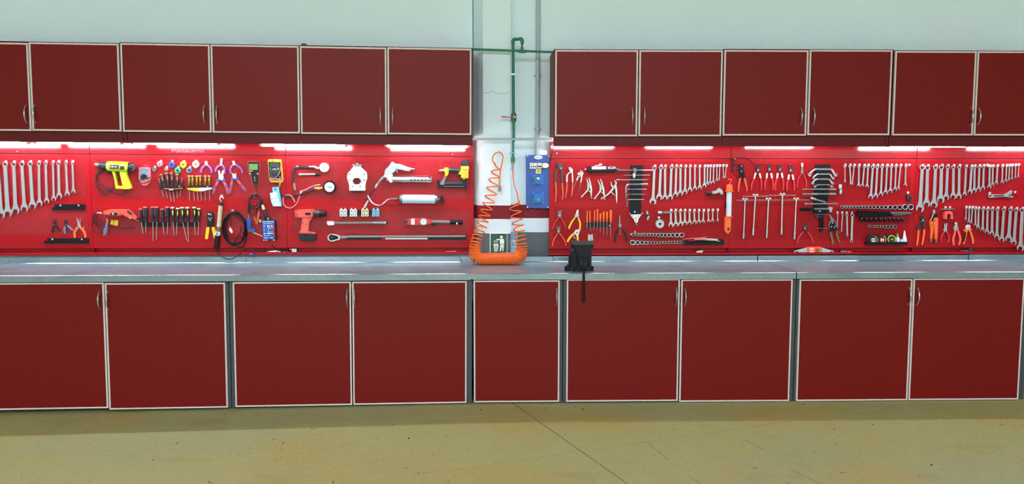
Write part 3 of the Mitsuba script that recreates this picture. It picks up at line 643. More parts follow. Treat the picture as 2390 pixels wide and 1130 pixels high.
combi('smaller side cutters with red and blue grips, right of the large combination pliers', (1050, 565), [(1012, 492), (1082, 492)], [[(1005, 640), (985, 740), (965, 840), (948, 930)], [(1110, 630), (1170, 710), (1240, 810), (1310, 875)]], 40, 28,
      [[(960, 615), (1010, 590), (1048, 620), (1030, 660), (975, 650)], [(1152, 600), (1100, 585), (1062, 615), (1080, 655), (1135, 640)]])
use('b')
t = thing('diagnostic_tester', 'black handheld tester with a green screen and red bumpers', 'tester')
shape = Polygon([(193, 178), (440, 176), (462, 210), (462, 400), (446, 470), (436, 718), (300, 722), (262, 490), (225, 420), (206, 380)])
obj('bumper', slab(shape.buffer(8), 4, 22, 6), 'coral', t, label='red rubber bumper')
obj('housing', slab(soft(shape.buffer(-4), 8), 8, 34, 8), 'black', t)
obj('screen', slab(rrect(222, 232, 428, 376, 6), 34, 36), 'lcd', t, False)
obj('print', slab(rect(228, 396, 298, 412), 34, 35.5), 'white', t, False)
for x, y in ((350, 548), (354, 590), (358, 634), (312, 592), (396, 590)): obj('button', slab(circ(x, y, 11, 4), 33, 37, 2), 'white' if x in (350, 354, 358) else 'gunmetal', t)
for x, y in ((238, 464), (420, 468)): obj('clip', slab(rrect(x-22, y-12, x+22, y+12, 6), 20, 37, 3), 'white_metal', t)
obj('strain_relief', [rod([(388, 725), (390, 770), (388, 800)], [40, 38, 18], 18, flat=.5)], 'gunmetal', t)
obj('cable', [cable([(388, 795, 18), (392, 850, 12), (408, 960, 8)], 8)], 'rubber', t)
t = thing('multimeter', 'yellow-cased multimeter with a black face hanging from the upper board', 'multimeter')
shape = Polygon([(660, 158), (690, 116), (968, 122), (992, 172), (1024, 520), (1032, 648), (1000, 686), (734, 674), (704, 630), (688, 430)])
obj('holster', slab(soft(shape, 14), 4, 36, 10), 'yellow', t, label='yellow rubber holster')
obj('face_plate', slab(Polygon([(680, 186), (968, 188), (1000, 560), (1012, 622), (714, 612)]), 36, 40, 4), 'black', t, False)
obj('screen', slab(Polygon([(706, 204), (926, 204), (944, 310), (712, 308)]), 40, 41.5), 'gunmetal', t, False)
obj('dial', [dsk(832, 462, 76, 40, 46, 20)], 'rubber', t); obj('dial_ring', disc(832, 462, [(96, 40), (96, 41), (86, 41), (86, 40)], 24), 'grey_blue', t)
obj('dial_pointer', slab(line([(790, 432), (880, 486)], 14), 46, 52, 3), 'gunmetal', t, False)
for q in ((780, 348, 872, 366), (890, 330, 942, 344), (900, 360, 938, 372), (716, 326, 738, 346), (726, 372, 750, 382), (740, 552, 772, 562), (950, 526, 966, 544)): obj('print', slab(rect(*q), 40, 41.2), 'pale_blue', t, False)
obj('red_lead', [cable([(976, 270, 42), (968, 380, 46), (900, 520, 54), (790, 592, 48), (704, 596, 44)], 9), cable([(700, 575, 44), (800, 590, 54), (920, 590, 54), (1032, 555, 46)], 9), cable([(704, 606, 44), (830, 596, 58), (960, 605, 56), (1040, 600, 46), (1030, 560, 46)], 9)], 'pink', t)
obj('hanging_loop', cable([(724, 110, 10), (750, 78, 14), (778, 110, 40), (788, 170, 46), (786, 205, 44)], 5), 'gunmetal', t)
t = thing('pressure_gauge', 'black-rimmed pressure gauge with a black hose, brass fitting and pink tube', 'gauge')
obj('fitting', [rod([(965, 680), (950, 780)], [24, 20], 22), rod([(966, 668), (964, 684)], [16, 26], 22), slab(rect(944, 700, 976, 730), 16, 34, 3)], 'brass', t, label='brass end fitting')
obj('hose', cable([(940, 782, 22), (935, 850, 22), (960, 930, 20), (1040, 995, 16), (1120, 1018, 12), (1190, 1016, 12), (1320, 988, 12), (1480, 960, 14), (1600, 905, 16), (1720, 880, 18), (1800, 862, 22)], 20, n=6, sides=8), 'rubber', t)
use('D')
obj('fitting', [rod([(322, 434), (405, 430)], [13, 13], 22), slab(rect(350, 420, 378, 446), 12, 34, 3), rod([(362, 428), (366, 392)], [6, 8], 22), rod([(352, 404), (380, 396)], 7, 24)], 'brass', t)
obj('casing', disc(473, 420, [(62, 2), (66, 10), (66, 40), (58, 46), (50, 44), (50, 41), (0, 41)], 24), 'black', t); obj('dial', disc(473, 420, [(50, 41), (50, 42.5), (0, 42.5)], 24), 'white', t, False)
obj('needle', slab(line([(446, 424), (498, 416)], 3), 42.6, 44), 'black', t, False); obj('print', slab(rect(452, 420, 496, 426), 42.6, 43.2), 'dull_steel', t, False)
obj('tube', [cable([(366, 396, 26), (300, 415, 22), (230, 450, 20), (185, 470, 20), (168, 520, 10), (140, 590, 8), (80, 634, 6), (25, 618, 6), (2, 570, 6), (10, 520, 8), (50, 498, 10), (95, 520, 22), (122, 575, 20)], 6.5, n=6)], 'pink', t, label='pink clear tube'); obj('tie', rod([(186, 458), (184, 482)], 9, 20), 'white', t)
use('C')
t = thing('plastic_case', 'small white and light blue plastic case hanging beside the yellow multimeter', 'case')
obj('case', slab(soft(Polygon([(856, 408), (922, 402), (950, 592), (890, 596)]), 3), 2, 36, 4), 'sky_blue', t)
obj('cover', slab(soft(Polygon([(834, 462), (900, 456), (944, 594), (868, 594), (848, 550)]), 4), 36, 46, 4), 'pale_blue', t); obj('lid', slab(soft(Polygon([(838, 462), (898, 458), (904, 500), (880, 516), (848, 514)]), 4), 46, 52, 4), 'white', t)
obj('latch', slab(rect(884, 418, 900, 436), 36, 39), 'panel_blue', t, False)
# ================================================================== lower half of the heat gun board
use('q')
t = thing('rotary_tool', 'red corded rotary tool with looped cord and yellow tag on the lower left board', 'rotary tool')
obj('body', slab(soft(Polygon([(448, 150), (520, 130), (600, 104), (860, 98), (1082, 106), (1180, 170), (1270, 270), (1342, 322), (1296, 374), (1150, 330), (1060, 296), (960, 250), (860, 276), (700, 284), (560, 240), (470, 244)]), 14), 8, 56, 22), 'coral', t)
obj('grip_pad', slab(soft(Polygon([(1072, 140), (1130, 130), (1240, 236), (1200, 256), (1120, 206)]), 8), 56, 60, 6), 'gunmetal', t)
obj('name_plate', slab(rrect(648, 192, 826, 262, 14), 56, 59), 'black', t, False); obj('print', slab(rect(694, 200, 742, 238), 59, 60), 'white', t, False)
for i in range(4): obj('vent_slot', slab(line([(836, 210+i*16), (1040-i*10, 210+i*16)], 5), 55, 57.5), 'handle_red', t, False)
for x, y in ((908, 148), (1248, 305)): obj('screw', dsk(x, y, 12, 55, 57, 8), 'black', t)
obj('button', dsk(1160, 330, 22, 50, 60, 10), 'cream', t)
obj('bit', rod([(1282, 352), (1405, 416)], [14, 8], 34), 'steel', t); obj('collet', rod([(1330, 336), (1410, 400)], [16, 10], 30), 'black', t)
obj('strain_relief', [ball(386, 192, 26, 36), ball(418, 208, 20, 38), rod([(372, 188), (285, 198)], [22, 12], 26)], 'white_metal', t)
obj('cord', [cable([(300, 195, 20), (220, 240, 10), (190, 360, 8), (230, 450, 8), (330, 545, 8), (470, 545, 16)], 12), cable([(250, 220, 20), (205, 300, 18), (240, 430, 16), (360, 480, 14), (430, 500, 14)], 10), cable([(330, 210, 26), (280, 300, 18), (280, 440, 14), (340, 560, 12), (460, 630, 20)], 10),
              cable([(360, 330, 8), (390, 400, 8), (480, 490, 8), (620, 535, 8), (800, 590, 8), (1020, 606, 8), (1200, 598, 8), (1290, 576, 8)], 9), cable([(180, 400, 6), (165, 520, 6), (200, 660, 6), (300, 725, 6), (450, 728, 16)], 9)], 'rubber', t, label='thin grey cord in loops')
obj('plug', [rod([(560, 470), (540, 600)], [32, 40], 26), rod([(530, 620), (505, 730)], [60, 56], 26, flat=.7)], 'grey_blue', t); obj('prong', [rod([(480, 725), (470, 780)], 9, 26), rod([(512, 730), (514, 786)], 9, 26)], 'white_metal', t)
obj('tag', slab(Polygon([(752, 376), (866, 398), (844, 540), (736, 520)]), 8, 10), 'yellow', t, False); obj('tag', slab(Polygon([(688, 362), (736, 420), (724, 508), (644, 496)]), 8, 10), 'yellow', t, False)
obj('clip', rod([(562, 350), (572, 470)], [16, 12], 16), 'cream', t)
use('B')
magbar('black magnetic bar holding the six red and black screwdrivers', (575, 776, 850, 822), [], h=12)
for i, (x, y0, y1, xt, yt, r) in enumerate(((557, 640, 778, 584, 892, 19), (603, 620, 775, 610, 886, 22), (674, 620, 770, 684, 968, 19), (715, 620, 770, 718, 960, 22), (776, 640, 775, 793, 898, 19), (825, 620, 775, 828, 898, 22))):
    driver(f'red and black screwdriver, {ORD[i+1]} from the left on the lower black bar', (x, y0), (x+7, y1), (xt, yt), r, 'rubber', 'pale_red', 'coral', 'red and black screwdrivers', 4.6, stripe=False, h=20)
magbar('black magnetic bar holding the six yellow and black screwdrivers', (884, 778, 1148, 820), [], h=12)
for i, (x, y0, y1, xn, xt, yt, r) in enumerate(((878, 625, 775, 886, 898, 912, 21), (932, 634, 775, 926, 922, 908, 18), (975, 625, 775, 984, 1030, 972, 21), (1030, 625, 775, 1036, 1044, 978, 22), (1101, 624, 775, 1104, 1112, 908, 20), (1146, 636, 775, 1146, 1140, 908, 18))):
    driver(f'yellow and black screwdriver, {ORD[i+1]} from the left on the lower black bar', (x, y0), (xn, y1), (xt, yt), r, 'rubber', 'yellow', 'cream', 'yellow and black screwdrivers', 4.6, stripe=True, h=20)
use('c')
t = thing('crimping_tool', 'black crimping pliers with straight yellow grips', 'crimping tool')
obj('head', slab(soft(Polygon([(96, 322), (185, 320), (200, 350), (208, 562), (150, 578), (95, 562), (90, 350)]), 8), 6, 18, 5), 'black', t)
for x, y, r in ((122, 352, 16), (155, 350, 10), (118, 420, 11), (162, 420, 11), (140, 450, 12), (155, 372, 8)): obj('die', dsk(x, y, r, 17, 20, 8), 'white_metal', t)
obj('handle', slab(soft(Polygon([(80, 566), (134, 566), (104, 770), (56, 762)]), 8), 3, 22, 8), 'yellow', t); obj('handle', slab(soft(Polygon([(162, 570), (214, 562), (236, 640), (236, 700), (218, 772), (206, 760)]), 8), 3, 22, 8), 'yellow', t)
t = thing('inspection_lamp', 'stick inspection lamp with a lattice guard and black grip hanging from a hook', 'lamp')
obj('hook_arm', [rod([(322, 155), (318, 125), (304, 108), (302, 88), (316, 78), (334, 76), (352, 82), (368, 102)], 8, 14, n=3)], 'white_metal', t)
obj('tab', slab(rrect(312, 36, 354, 84, 4), 2, 10, 2), 'white_metal', t)
obj('cap', lathe((326, 156), (318, 212), [(0, 30), (.2, 38), (.9, 38), (1, 34)], 24), 'rubber', t)
obj('guard', lathe((318, 208), (290, 560), [(0, 34), (1, 36)], 24, 14), 'cream', t)
ms = []
for i in range(15):
    for k in (-1, 0, 1):
        q = (i+.5)/15; x, y = 318-28*q+k*20-(10 if i % 2 else 0)+5, 210+350*q
        ms.append(slab(Polygon([(x-7, y), (x, y-9), (x+7, y), (x, y+9)]), 36 if k == 0 else 33, 41.5 if k == 0 else 39))
labels[obj('guard_slots', ms, 'dull_steel', t, False)] = {'kind': 'stuff'}
obj('collar', lathe((290, 560), (278, 640), [(0, 36), (1, 38)], 24, 14), 'brown', t); obj('label_plate', [lathe((279, 640), (266, 704), [(0, 40), (1, 40)], 24, 14)], 'pale_blue', t)
obj('print', slab(rect(244, 656, 266, 696), 40, 44), 'panel_blue', t, False)
obj('grip', lathe((266, 704), (244, 928), [(0, 38), (.1, 42), (.9, 42), (1, 34)], 24, 14), 'black', t)
obj('cord', cable([(248, 928, 20), (258, 970, 34), (310, 1030, 38), (380, 1078, 38), (450, 1098, 38), (520, 1082, 38), (590, 1040, 36), (640, 1000, 34), (655, 970, 32), (650, 890, 16)], 7), 'black', t)
t = thing('cable_coil', 'large tangled coil of thin black cable hanging right of the inspection lamp', 'cable')
ms = []; rng = np.random.default_rng(4)
for i in range(7):
    a, b, c, d = rng.uniform(-1, 1, 4)
    ms.append(cable(circle_pts(545+a*14, 588+b*14, 178+c*22-i*2, 262+d*26, -95, 262, 26, 5+i*3, 7+i*3), 8, n=2))
ms += [cable([(395, 640, 22), (440, 790, 24), (500, 850, 24), (600, 720, 26), (640, 640, 26), (650, 560, 26)], 7, n=4), cable([(400, 560, 26), (430, 680, 26), (540, 770, 26), (640, 720, 26), (690, 800, 22), (690, 640, 22)], 7, n=4), cable([(350, 480, 20), (420, 380, 22), (500, 330, 24), (620, 440, 22), (745, 560, 18), (750, 700, 18), (690, 880, 14), (600, 902, 12)], 7, n=4), cable([(470, 410, 16), (480, 500, 18), (478, 580, 18)], 6, n=4)]
obj('cable', ms, 'black', t); obj('plug', [rod([(476, 560), (474, 605)], [9, 12], 20), slab(soft(Polygon([(446, 604), (490, 586), (520, 650), (496, 674)]), 5), 14, 30, 4)], 'white_metal', t, label='pale plug on the loose end')
hook(516, 296, 5.4, 4.4)
use('d')
t = thing('timing_light', 'blue timing light probe with a looped black cable, left of the blue tester box', 'timing light')
ms = [cable(circle_pts(188+a, 155+b, 108+c, 122+d, -90, 270, 26, 6+i*6, 9+i*6), 11, n=2) for i, (a, b, c, d) in enumerate(((0, 0, 0, 0), (8, 6, 6, -8), (-2, -4, -8, 4)))]
ms += [cable([(82, 150, 10), (74, 260, 10), (72, 380, 12)], 11), cable(circle_pts(172, 150, 76, 84, 20, 170, 14, 8, 8), 8, n=2), cable([(95, 260, 8), (100, 340, 8), (150, 390, 8), (205, 350, 8), (225, 260, 10)], 9)]
obj('cable', ms, 'rubber', t); obj('neck', rod([(78, 380), (80, 450)], [12, 16], 14), 'dull_steel', t)
obj('body', rod([(82, 470), (88, 620)], [42, 42], 26, sides=12), 'navy', t); obj('barrel', slab(soft(Polygon([(44, 612), (130, 610), (190, 650), (194, 684), (150, 704), (60, 660)]), 8), 6, 34, 8), 'navy', t)
obj('collar', slab(Polygon([(54, 648), (110, 660), (140, 690), (120, 694), (56, 668)]), 34, 36), 'brown', t, False)
obj('probe', rod([(160, 700), (220, 722), (330, 770)], [14, 9, 8], 18), 'cream', t)
hook(190, 25, 5.4, 4.2)
t = thing('ignition_tester', 'blue box tester with white print, a cable at its top and red clips', 'tester')
obj('case', slab(Polygon([(312, 492), (548, 484), (570, 818), (335, 828)]), 2, 40, 3), 'black', t, False)
obj('front_plate', slab(soft(Polygon([(314, 494), (526, 488), (532, 815), (336, 824)]), 5), 40, 43), 'panel_blue', t, False)
obj('heading', slab(rect(320, 500, 520, 514), 43, 44), 'pale_blue', t, False)
for q in ((342, 530, 358, 552), (372, 540, 400, 552), (412, 530, 440, 545), (450, 540, 494, 550), (338, 576, 366, 594), (344, 630, 360, 642), (346, 656, 358, 676), (340, 708, 374, 728), (356, 744, 374, 762), (384, 752, 410, 762), (420, 740, 448, 754), (346, 788, 412, 798), (452, 784, 508, 798), (400, 704, 510, 722)):
    obj('print', slab(rect(*q), 43, 44), 'pale_blue', t, False)
obj('display', slab(rrect(404, 574, 500, 606, 8), 43, 45), 'white', t, False); obj('digit', slab(rect(424, 580, 434, 602), 45, 46), 'black', t, False); obj('digit', slab(rect(450, 580, 474, 602), 45, 46), 'black', t, False)
obj('frame_print', slab(rect(414, 622, 520, 684).difference(rect(420, 628, 520, 678)), 43, 44), 'pale_blue', t, False)
for x in (346, 390, 516): obj('foot', slab(rect(x-12, 815, x+12, 842), 10, 34, 2), 'white', t, False)
obj('cable', [cable([(260, 240, 14), (320, 200, 16), (340, 270, 18), (360, 330, 18)], 9), rod([(318, 195), (350, 290)], [22, 26], 20), rod([(348, 300), (372, 380), (375, 420)], [20, 34, 40], 22)], 'rubber', t); obj('sleeve', rod([(322, 215), (346, 292)], [24, 28], 22), 'cream', t)
obj('connector', [rod([(352, 420), (352, 485)], 14, 22), rod([(390, 420), (392, 485)], 14, 22), rod([(430, 440), (432, 486)], 12, 24), rod([(458, 425), (470, 486)], 10, 20)], 'gunmetal', t)
obj('terminal', rod([(418, 440), (418, 475)], 10, 30), 'white_metal', t)
obj('red_lead', [cable([(505, 590, 44), (488, 630, 52), (510, 670, 50), (530, 700, 46), (535, 770, 46), (545, 800, 30)], 7), cable([(520, 600, 44), (525, 650, 54), (515, 720, 52), (540, 740, 44), (548, 830, 20)], 7)], 'handle_red', t)
obj('clip', [rod([(262, 330), (250, 400), (240, 470)], [10, 20, 16], 20), rod([(172, 430), (196, 478)], [14, 12], 20)], 'coral', t, label='red clip sleeve'); obj('clip_jaw', [rod([(196, 478), (222, 560)], [12, 8], 18), rod([(236, 470), (236, 520), (224, 560)], [14, 12, 8], 22)], 'brass', t)
obj('clip', [rod([(285, 420), (288, 465)], [8, 12], 16)], 'black', t, label='black clip sleeve'); obj('clip_jaw', [rod([(270, 470), (278, 520)], [8, 12], 16), rod([(295, 470), (284, 520)], [8, 10], 18)], 'cream', t)
obj('clip_lead', cable([(260, 330, 16), (255, 260, 14), (262, 200, 12)], 6), 'handle_red', t)
use('d', 'L', .69)
t = thing('power_cord', 'thin black cord with a blue and black plug lying in the red tray', 'cord')
obj('cord', [cable([(160, 1062, 42), (200, 1040, 36), (250, 1026, 16), (340, 1005, 8), (378, 1008, 8), (330, 1024, 8), (200, 1005, 8), (90, 995, 8), (20, 1010, 6), (12, 1040, 6), (70, 1050, 6), (200, 1048, 6)], 6)], 'rubber', t)
obj('plug', [rod([(110, 1095), (155, 1068)], [22, 20], 44)], 'navy', t); obj('plug_tip', ball(122, 1080, 11, 54), 'white_metal', t)
solo('paper_slip', slab(Polygon([(395, 1040), (470, 1022), (560, 1014), (640, 1030), (636, 1042)]), 4, 9), 'white', 'white paper slip lying in the red tray under the blue tester', 'paper')
t = thing('test_lead', 'black lead with a pale connector and red tab in the red tray', 'lead')
obj('lead', [cable([(480, 910, 12), (520, 960, 12), (620, 1000, 10), (700, 1020, 8), (760, 995, 8), (830, 1000, 8)], 5), cable([(560, 1040, 6), (640, 1020, 6), (740, 1000, 8), (790, 985, 8)], 9)], 'black', t)
obj('connector', slab(rrect(838, 986, 918, 1042, 6), 2, 22, 4), 'pale_blue', t, False); obj('connector_label', slab(rect(860, 1000, 896, 1014), 22, 23.5), 'lcd', t, False); obj('tab', slab(rect(796, 980, 836, 1010), 4, 14, 2), 'handle_red', t, False)
solo('metal_strip', slab(Polygon([(672, 1036), (738, 1032), (738, 1043), (672, 1044)]), 2, 8), 'pink', 'pale strip lying in the red tray beside the panel seam', 'strip')

# ================================================================== board with the grease guns
use('D')
t = thing('pressure_gauge', 'white pressure gauge with a bent black hose, left of the crimping head', 'gauge')
obj('casing', disc(420, 222, [(48, 4), (51, 10), (51, 34), (45, 40), (42, 36), (0, 36)], 22), 'white_metal', t); obj('dial', dsk(420, 222, 42, 35, 37, 18), 'white', t)
for a in range(150, 395, 35): obj('tick', slab(line([(420+26*math.cos(math.radians(a)), 222+26*math.sin(math.radians(a))), (420+36*math.cos(math.radians(a)), 222+36*math.sin(math.radians(a)))], 4), 37, 37.8), 'gunmetal', t, False)
obj('needle', slab(line([(404, 238), (444, 212)], 4), 37.8, 39), 'black', t, False)
obj('hose', [rod([(375, 226), (340, 224), (262, 222), (160, 216), (128, 226), (106, 262), (104, 320), (112, 382)], 11, 18, n=4)], 'rubber', t)
obj('fitting', rod([(268, 214), (338, 216)], [12, 14], 20), 'steel', t); obj('fitting', rod([(330, 222), (352, 232), (372, 226)], [16, 16, 12], 22), 'steel', t); obj('fitting', ball(148, 212, 16, 20), 'steel', t); obj('fitting', rod([(116, 378), (124, 450)], [12, 12], 18), 'steel', t); obj('fitting_nut', [rod([(118, 402), (121, 424)], 16, 18)], 'brass', t)
t = thing('air_chuck', 'short steel air chuck with a black end below the bent hose', 'air chuck')
obj('stem', [rod([(170, 294), (335, 290)], [11, 11], 12), rod([(166, 294), (196, 294)], [16, 16], 12), rod([(186, 280), (188, 296)], [8, 8], 14)], 'steel', t); obj('tip', rod([(332, 292), (350, 292), (384, 296)], [16, 16, 7], 12), 'black', t)
t = thing('hydraulic_crimper_head', 'white eight-sided crimping head with a hexagonal opening on the board', 'crimping head')
oct_ = Polygon([(716, 214), (790, 214), (852, 272), (858, 330), (838, 390), (838, 456), (676, 458), (672, 392), (650, 330), (656, 286)])
hexh = Polygon([(708, 360), (728, 330), (772, 330), (796, 360), (772, 392), (728, 392)])
obj('body', slab(soft(oct_, 4).difference(hexh), 4, 46, 7), 'white_metal', t)
obj('die_plate', slab(Polygon([(690, 344), (716, 322), (786, 322), (812, 344), (812, 372), (786, 398), (716, 398), (690, 372)]).difference(hexh), 46, 52, 3), 'steel', t)
obj('base_block', slab(rect(674, 398, 838, 458), 46, 58, 4), 'white_metal', t, False)
for x, y in ((678, 290), (824, 290), (674, 350), (828, 350), (708, 416), (784, 416)): obj('screw', dsk(x, y, 9, 45, 60 if y > 400 else 50, 8), 'dull_steel', t)
obj('rail', slab(rect(690, 458, 836, 466), 2, 30), 'black', t, False)
obj('thumb_screw', [rod([(756, 176), (756, 214)], [15, 15], 24), rod([(712, 198), (800, 198)], [12, 12], 24), ball(722, 200, 16, 26), ball(788, 200, 16, 26)], 'chrome', t)
use('E')
t = thing('grease_gun', 'silver pneumatic grease gun with pistol grip and chrome barrel', 'grease gun')
obj('grip', slab(soft(Polygon([(152, 158), (190, 186), (228, 182), (300, 214), (340, 222), (336, 262), (290, 258), (236, 244), (200, 240), (150, 290), (120, 308), (70, 318), (78, 250), (120, 206)]), 8), 14, 50, 14), 'steel', t)
obj('trigger', slab(soft(Polygon([(178, 240), (206, 232), (212, 270), (196, 278), (192, 256)]), 3), 20, 40, 3), 'dull_steel', t)
obj('air_plug', rod([(334, 236), (376, 240)], [14, 9], 32), 'steel', t)
obj('head', [slab(soft(Polygon([(66, 300), (128, 290), (158, 292), (160, 376), (128, 376), (108, 330), (70, 322)]), 6), 8, 48, 10), rod([(100, 344), (128, 346)], [14, 18], 28)], 'white_metal', t)
obj('barrel', lathe((158, 340), (514, 340), [(0, 36), (.46, 36), (.5, 35), (1, 35)], 32, 18), 'chrome', t)
for i in range(5): obj('barrel_slot', slab(rrect(338+i*36, 340, 358+i*36, 356, 4), 55, 58.5), 'gunmetal', t, False)
obj('end_cap', lathe((512, 342), (524, 342), [(0, 38), (1, 38)], 32, 16), 'steel', t)
obj('plunger', [rod([(524, 342), (548, 340)], [7, 7], 32), rod([(548, 312), (548, 366)], 10, 32), rod([(524, 356), (536, 374)], [6, 8], 40)], 'steel', t)
obj('nozzle', rod([(72, 318), (40, 345), (5, 390)], [18, 16, 10], 32), 'steel', t)
obj('hose', cable([(8, 388, 30), (-14, 420, 20), (-70, 500, 6), (-105, 560, 6)], 5), 'rubber', t); obj('coupler', rod([(0, 394), (-18, 426)], [14, 9], 30), 'white_metal', t); obj('coupler', [rod([(-90, 556), (-124, 622)], [9, 13], 12), ball(-130, 630, 9, 12)], 'white_metal', t)
t = thing('suction_gun', 'pale silver suction gun with a bent pipe and black T handle', 'suction gun')
obj('barrel', lathe((230, 542), (614, 544), [(0, 46), (.02, 49), (.07, 49), (.08, 46), (.93, 46), (.94, 49), (.98, 49), (1, 44)], 38, 18), 'pale_blue', t)
obj('end_cap', [lathe((228, 542), (256, 542), [(0, 44), (.2, 49.6), (1, 49.6)], 38, 18), lathe((588, 544), (616, 544), [(0, 49.6), (.8, 49.6), (1, 44)], 38, 18)], 'dull_steel', t)
obj('pipe', rod([(222, 540, 38), (170, 540, 34), (118, 546, 26), (86, 570, 20), (60, 592, 18), (30, 606, 22), (-10, 602, 26), (-50, 580, 28), (-82, 536, 28), (-96, 506, 26)], 9, n=5), 'steel', t); obj('nut', rod([(214, 540), (230, 541)], [17, 19], 38), 'gunmetal', t)
obj('rod_end', [rod([(614, 545), (640, 545)], [16, 9], 38), ball(626, 545, 13, 44)], 'steel', t)
obj('handle', slab(soft(Polygon([(640, 534), (650, 506), (664, 502), (674, 520), (680, 545), (674, 572), (662, 586), (648, 578), (640, 556)]), 6), 22, 54, 8), 'black', t)
use('g')
t = thing('nail_gun', 'yellow and black pneumatic nail gun at the upper right of the left boards', 'nail gun')
obj('magazine', [slab(Polygon([(122, 758), (180, 758), (205, 790), (330, 798), (900, 800), (960, 830), (968, 985), (330, 975), (140, 980), (128, 900)]), 6, 34, 10)], 'black_steel', t)
obj('magazine_cover', slab(Polygon([(340, 808), (860, 808), (900, 870), (345, 880)]), 34, 38, 4), 'gunmetal', t)
obj('rail', slab(rect(330, 938, 960, 952), 34, 37), 'dull_steel', t, False)
obj('bracket', [slab(Polygon([(330, 640), (405, 660), (355, 790), (330, 900), (230, 905), (215, 830), (290, 740)]), 14, 42, 6)], 'dull_steel', t)
obj('collar', slab(soft(Polygon([(338, 392), (462, 388), (470, 540), (455, 590), (410, 652), (348, 640), (362, 560), (340, 500)]), 12), 8, 54, 14), 'yellow', t)
obj('grip', lathe((450, 460), (830, 480), [(0, 62), (.4, 68), (.8, 74), (1, 80)], 32, 14), 'gunmetal', t)
for i in range(5): obj('grip_rib', rod([(540+i*52, 410, 52), (570+i*52, 470, 58), (552+i*52, 530, 50)], 7, n=4), 'rubber', t)
obj('air_plug', [rod([(335, 470), (300, 474)], [40, 30], 32), rod([(300, 474), (185, 484)], [26, 16], 32), ball(250, 468, 30, 34)], 'white_metal', t)
obj('body', slab(soft(Polygon([(830, 348), (1068, 346), (1066, 470), (1046, 480), (1052, 690), (1010, 716), (830, 700), (828, 600), (740, 586), (820, 470)]), 14), 4, 66, 18), 'yellow', t)
for i in range(6): obj('rib', slab(rect(910, 500+i*28, 1000, 508+i*28), 65, 69), 'yellow', t, False)
obj('name_plate', slab(rect(908, 386, 1030, 418), 66, 67.5), 'cream', t, False); obj('seam', slab(rect(860, 452, 1064, 462), 65, 67), 'brown', t, False)
obj('cap', slab(soft(Polygon([(842, 346), (836, 240), (868, 182), (1050, 180), (1066, 230), (1066, 346)]), 16), 4, 66, 18), 'rubber', t)
for x in (870, 1012): obj('exhaust_slot', slab(rect(x, 196, x+18, 270), 65, 68), 'black', t, False)
obj('trigger', slab(soft(Polygon([(760, 610), (826, 604), (830, 650), (760, 650), (730, 690), (722, 684)]), 5), 22, 44, 4), 'black', t)
obj('nose', [slab(Polygon([(880, 700), (936, 704), (930, 752), (896, 752)]), 14, 56, 4)], 'yellow', t, False); obj('nose_block', [slab(Polygon([(820, 720), (880, 700), (896, 756), (990, 744), (1000, 1040), (950, 1050), (900, 880), (820, 800)]), 10, 40, 5)], 'black', t)
use('D')
t = thing('cordless_drill', 'red cordless drill with a black chuck and battery hanging on the lower board', 'drill')
obj('body', slab(soft(Polygon([(118, 660), (160, 650), (304, 645), (318, 660), (318, 712), (296, 726), (262, 740), (180, 738), (122, 724)]), 8), 6, 62, 18), 'coral', t)
obj('grip', slab(soft(Polygon([(196, 730), (262, 730), (268, 770), (256, 870), (330, 884), (330, 898), (164, 900), (166, 870), (180, 860)]), 6), 14, 56, 14), 'coral', t)
obj('battery', slab(soft(Polygon([(162, 894), (332, 898), (330, 962), (320, 968), (168, 960)]), 6), 8, 64, 10), 'rubber', t); obj('latch', slab(rect(216, 906, 244, 918), 63, 66), 'black', t, False)
obj('name_plate', slab(rect(228, 682, 282, 706), 62, 64), 'black', t, False)
for x, y in ((148, 660), (290, 656), (206, 790), (240, 800), (288, 884), (180, 738)): obj('screw', dsk(x, y, 5, 60 if y < 760 else 54, 64 if y < 760 else 58, 6), 'black', t)
for i in range(3): obj('vent_slot', slab(rect(132, 688+i*9, 152, 691+i*9), 61, 63.5), 'black', t, False)
obj('trigger', slab(soft(Polygon([(258, 738), (296, 730), (292, 746), (266, 772)]), 3), 24, 46, 4), 'coral', t)
obj('clutch_ring', lathe((314, 686), (374, 688), [(0, 36), (.1, 38), (.9, 36), (1, 33)], 34, 16), 'gunmetal', t); obj('chuck', lathe((372, 690), (448, 690), [(0, 33), (.2, 34), (.6, 32), (.66, 26), (.9, 24), (1, 12)], 34, 14), 'black', t)
magbar('black rail carrying four small blocks with screws, below the silver suction gun', (576, 652, 988, 704), [], h=10, name='block_rail')
for (x0, x1), m, c in zip(((576, 650), (680, 752), (796, 870), (906, 980)), ('white', 'white', 'cream', 'sky_blue'), ('leftmost white', 'second white', 'pale yellow', 'light blue')):
    t = thing('terminal_block', f'{c} screw block on the black rail below the silver suction gun', 'block', 'small blocks on the black rail')
    xm = (x0+x1)/2
    for a, b in ((x0, xm-2), (xm+2, x1)): obj('body', slab(soft(rect(a, 648, b, 720), 3), 10, 34, 4), m, t)
    obj('groove', slab(rect(x0, 681, x1, 685), 28, 34.6), 'dull_steel', t, False)
    for x in ((x0+xm)/2-1, (x1+xm)/2+1):
        for y in (664, 702): obj('screw', dsk(x, y, 9, 33, 37, 8), 'dull_steel', t)
        obj('stud', rod([(x, 650), (x, 634)], [9, 7], 22), 'white_metal', t)
t = thing('breaker_bar', 'chrome breaker bar above the long torque wrench', 'breaker bar')
obj('shaft', [rod([(512, 786), (930, 782)], [11, 13], 16)], 'chrome', t); obj('head', [slab(soft(Polygon([(444, 772), (462, 766), (518, 768), (522, 806), (462, 810), (452, 802)]), 3), 4, 28, 6)], 'chrome', t)
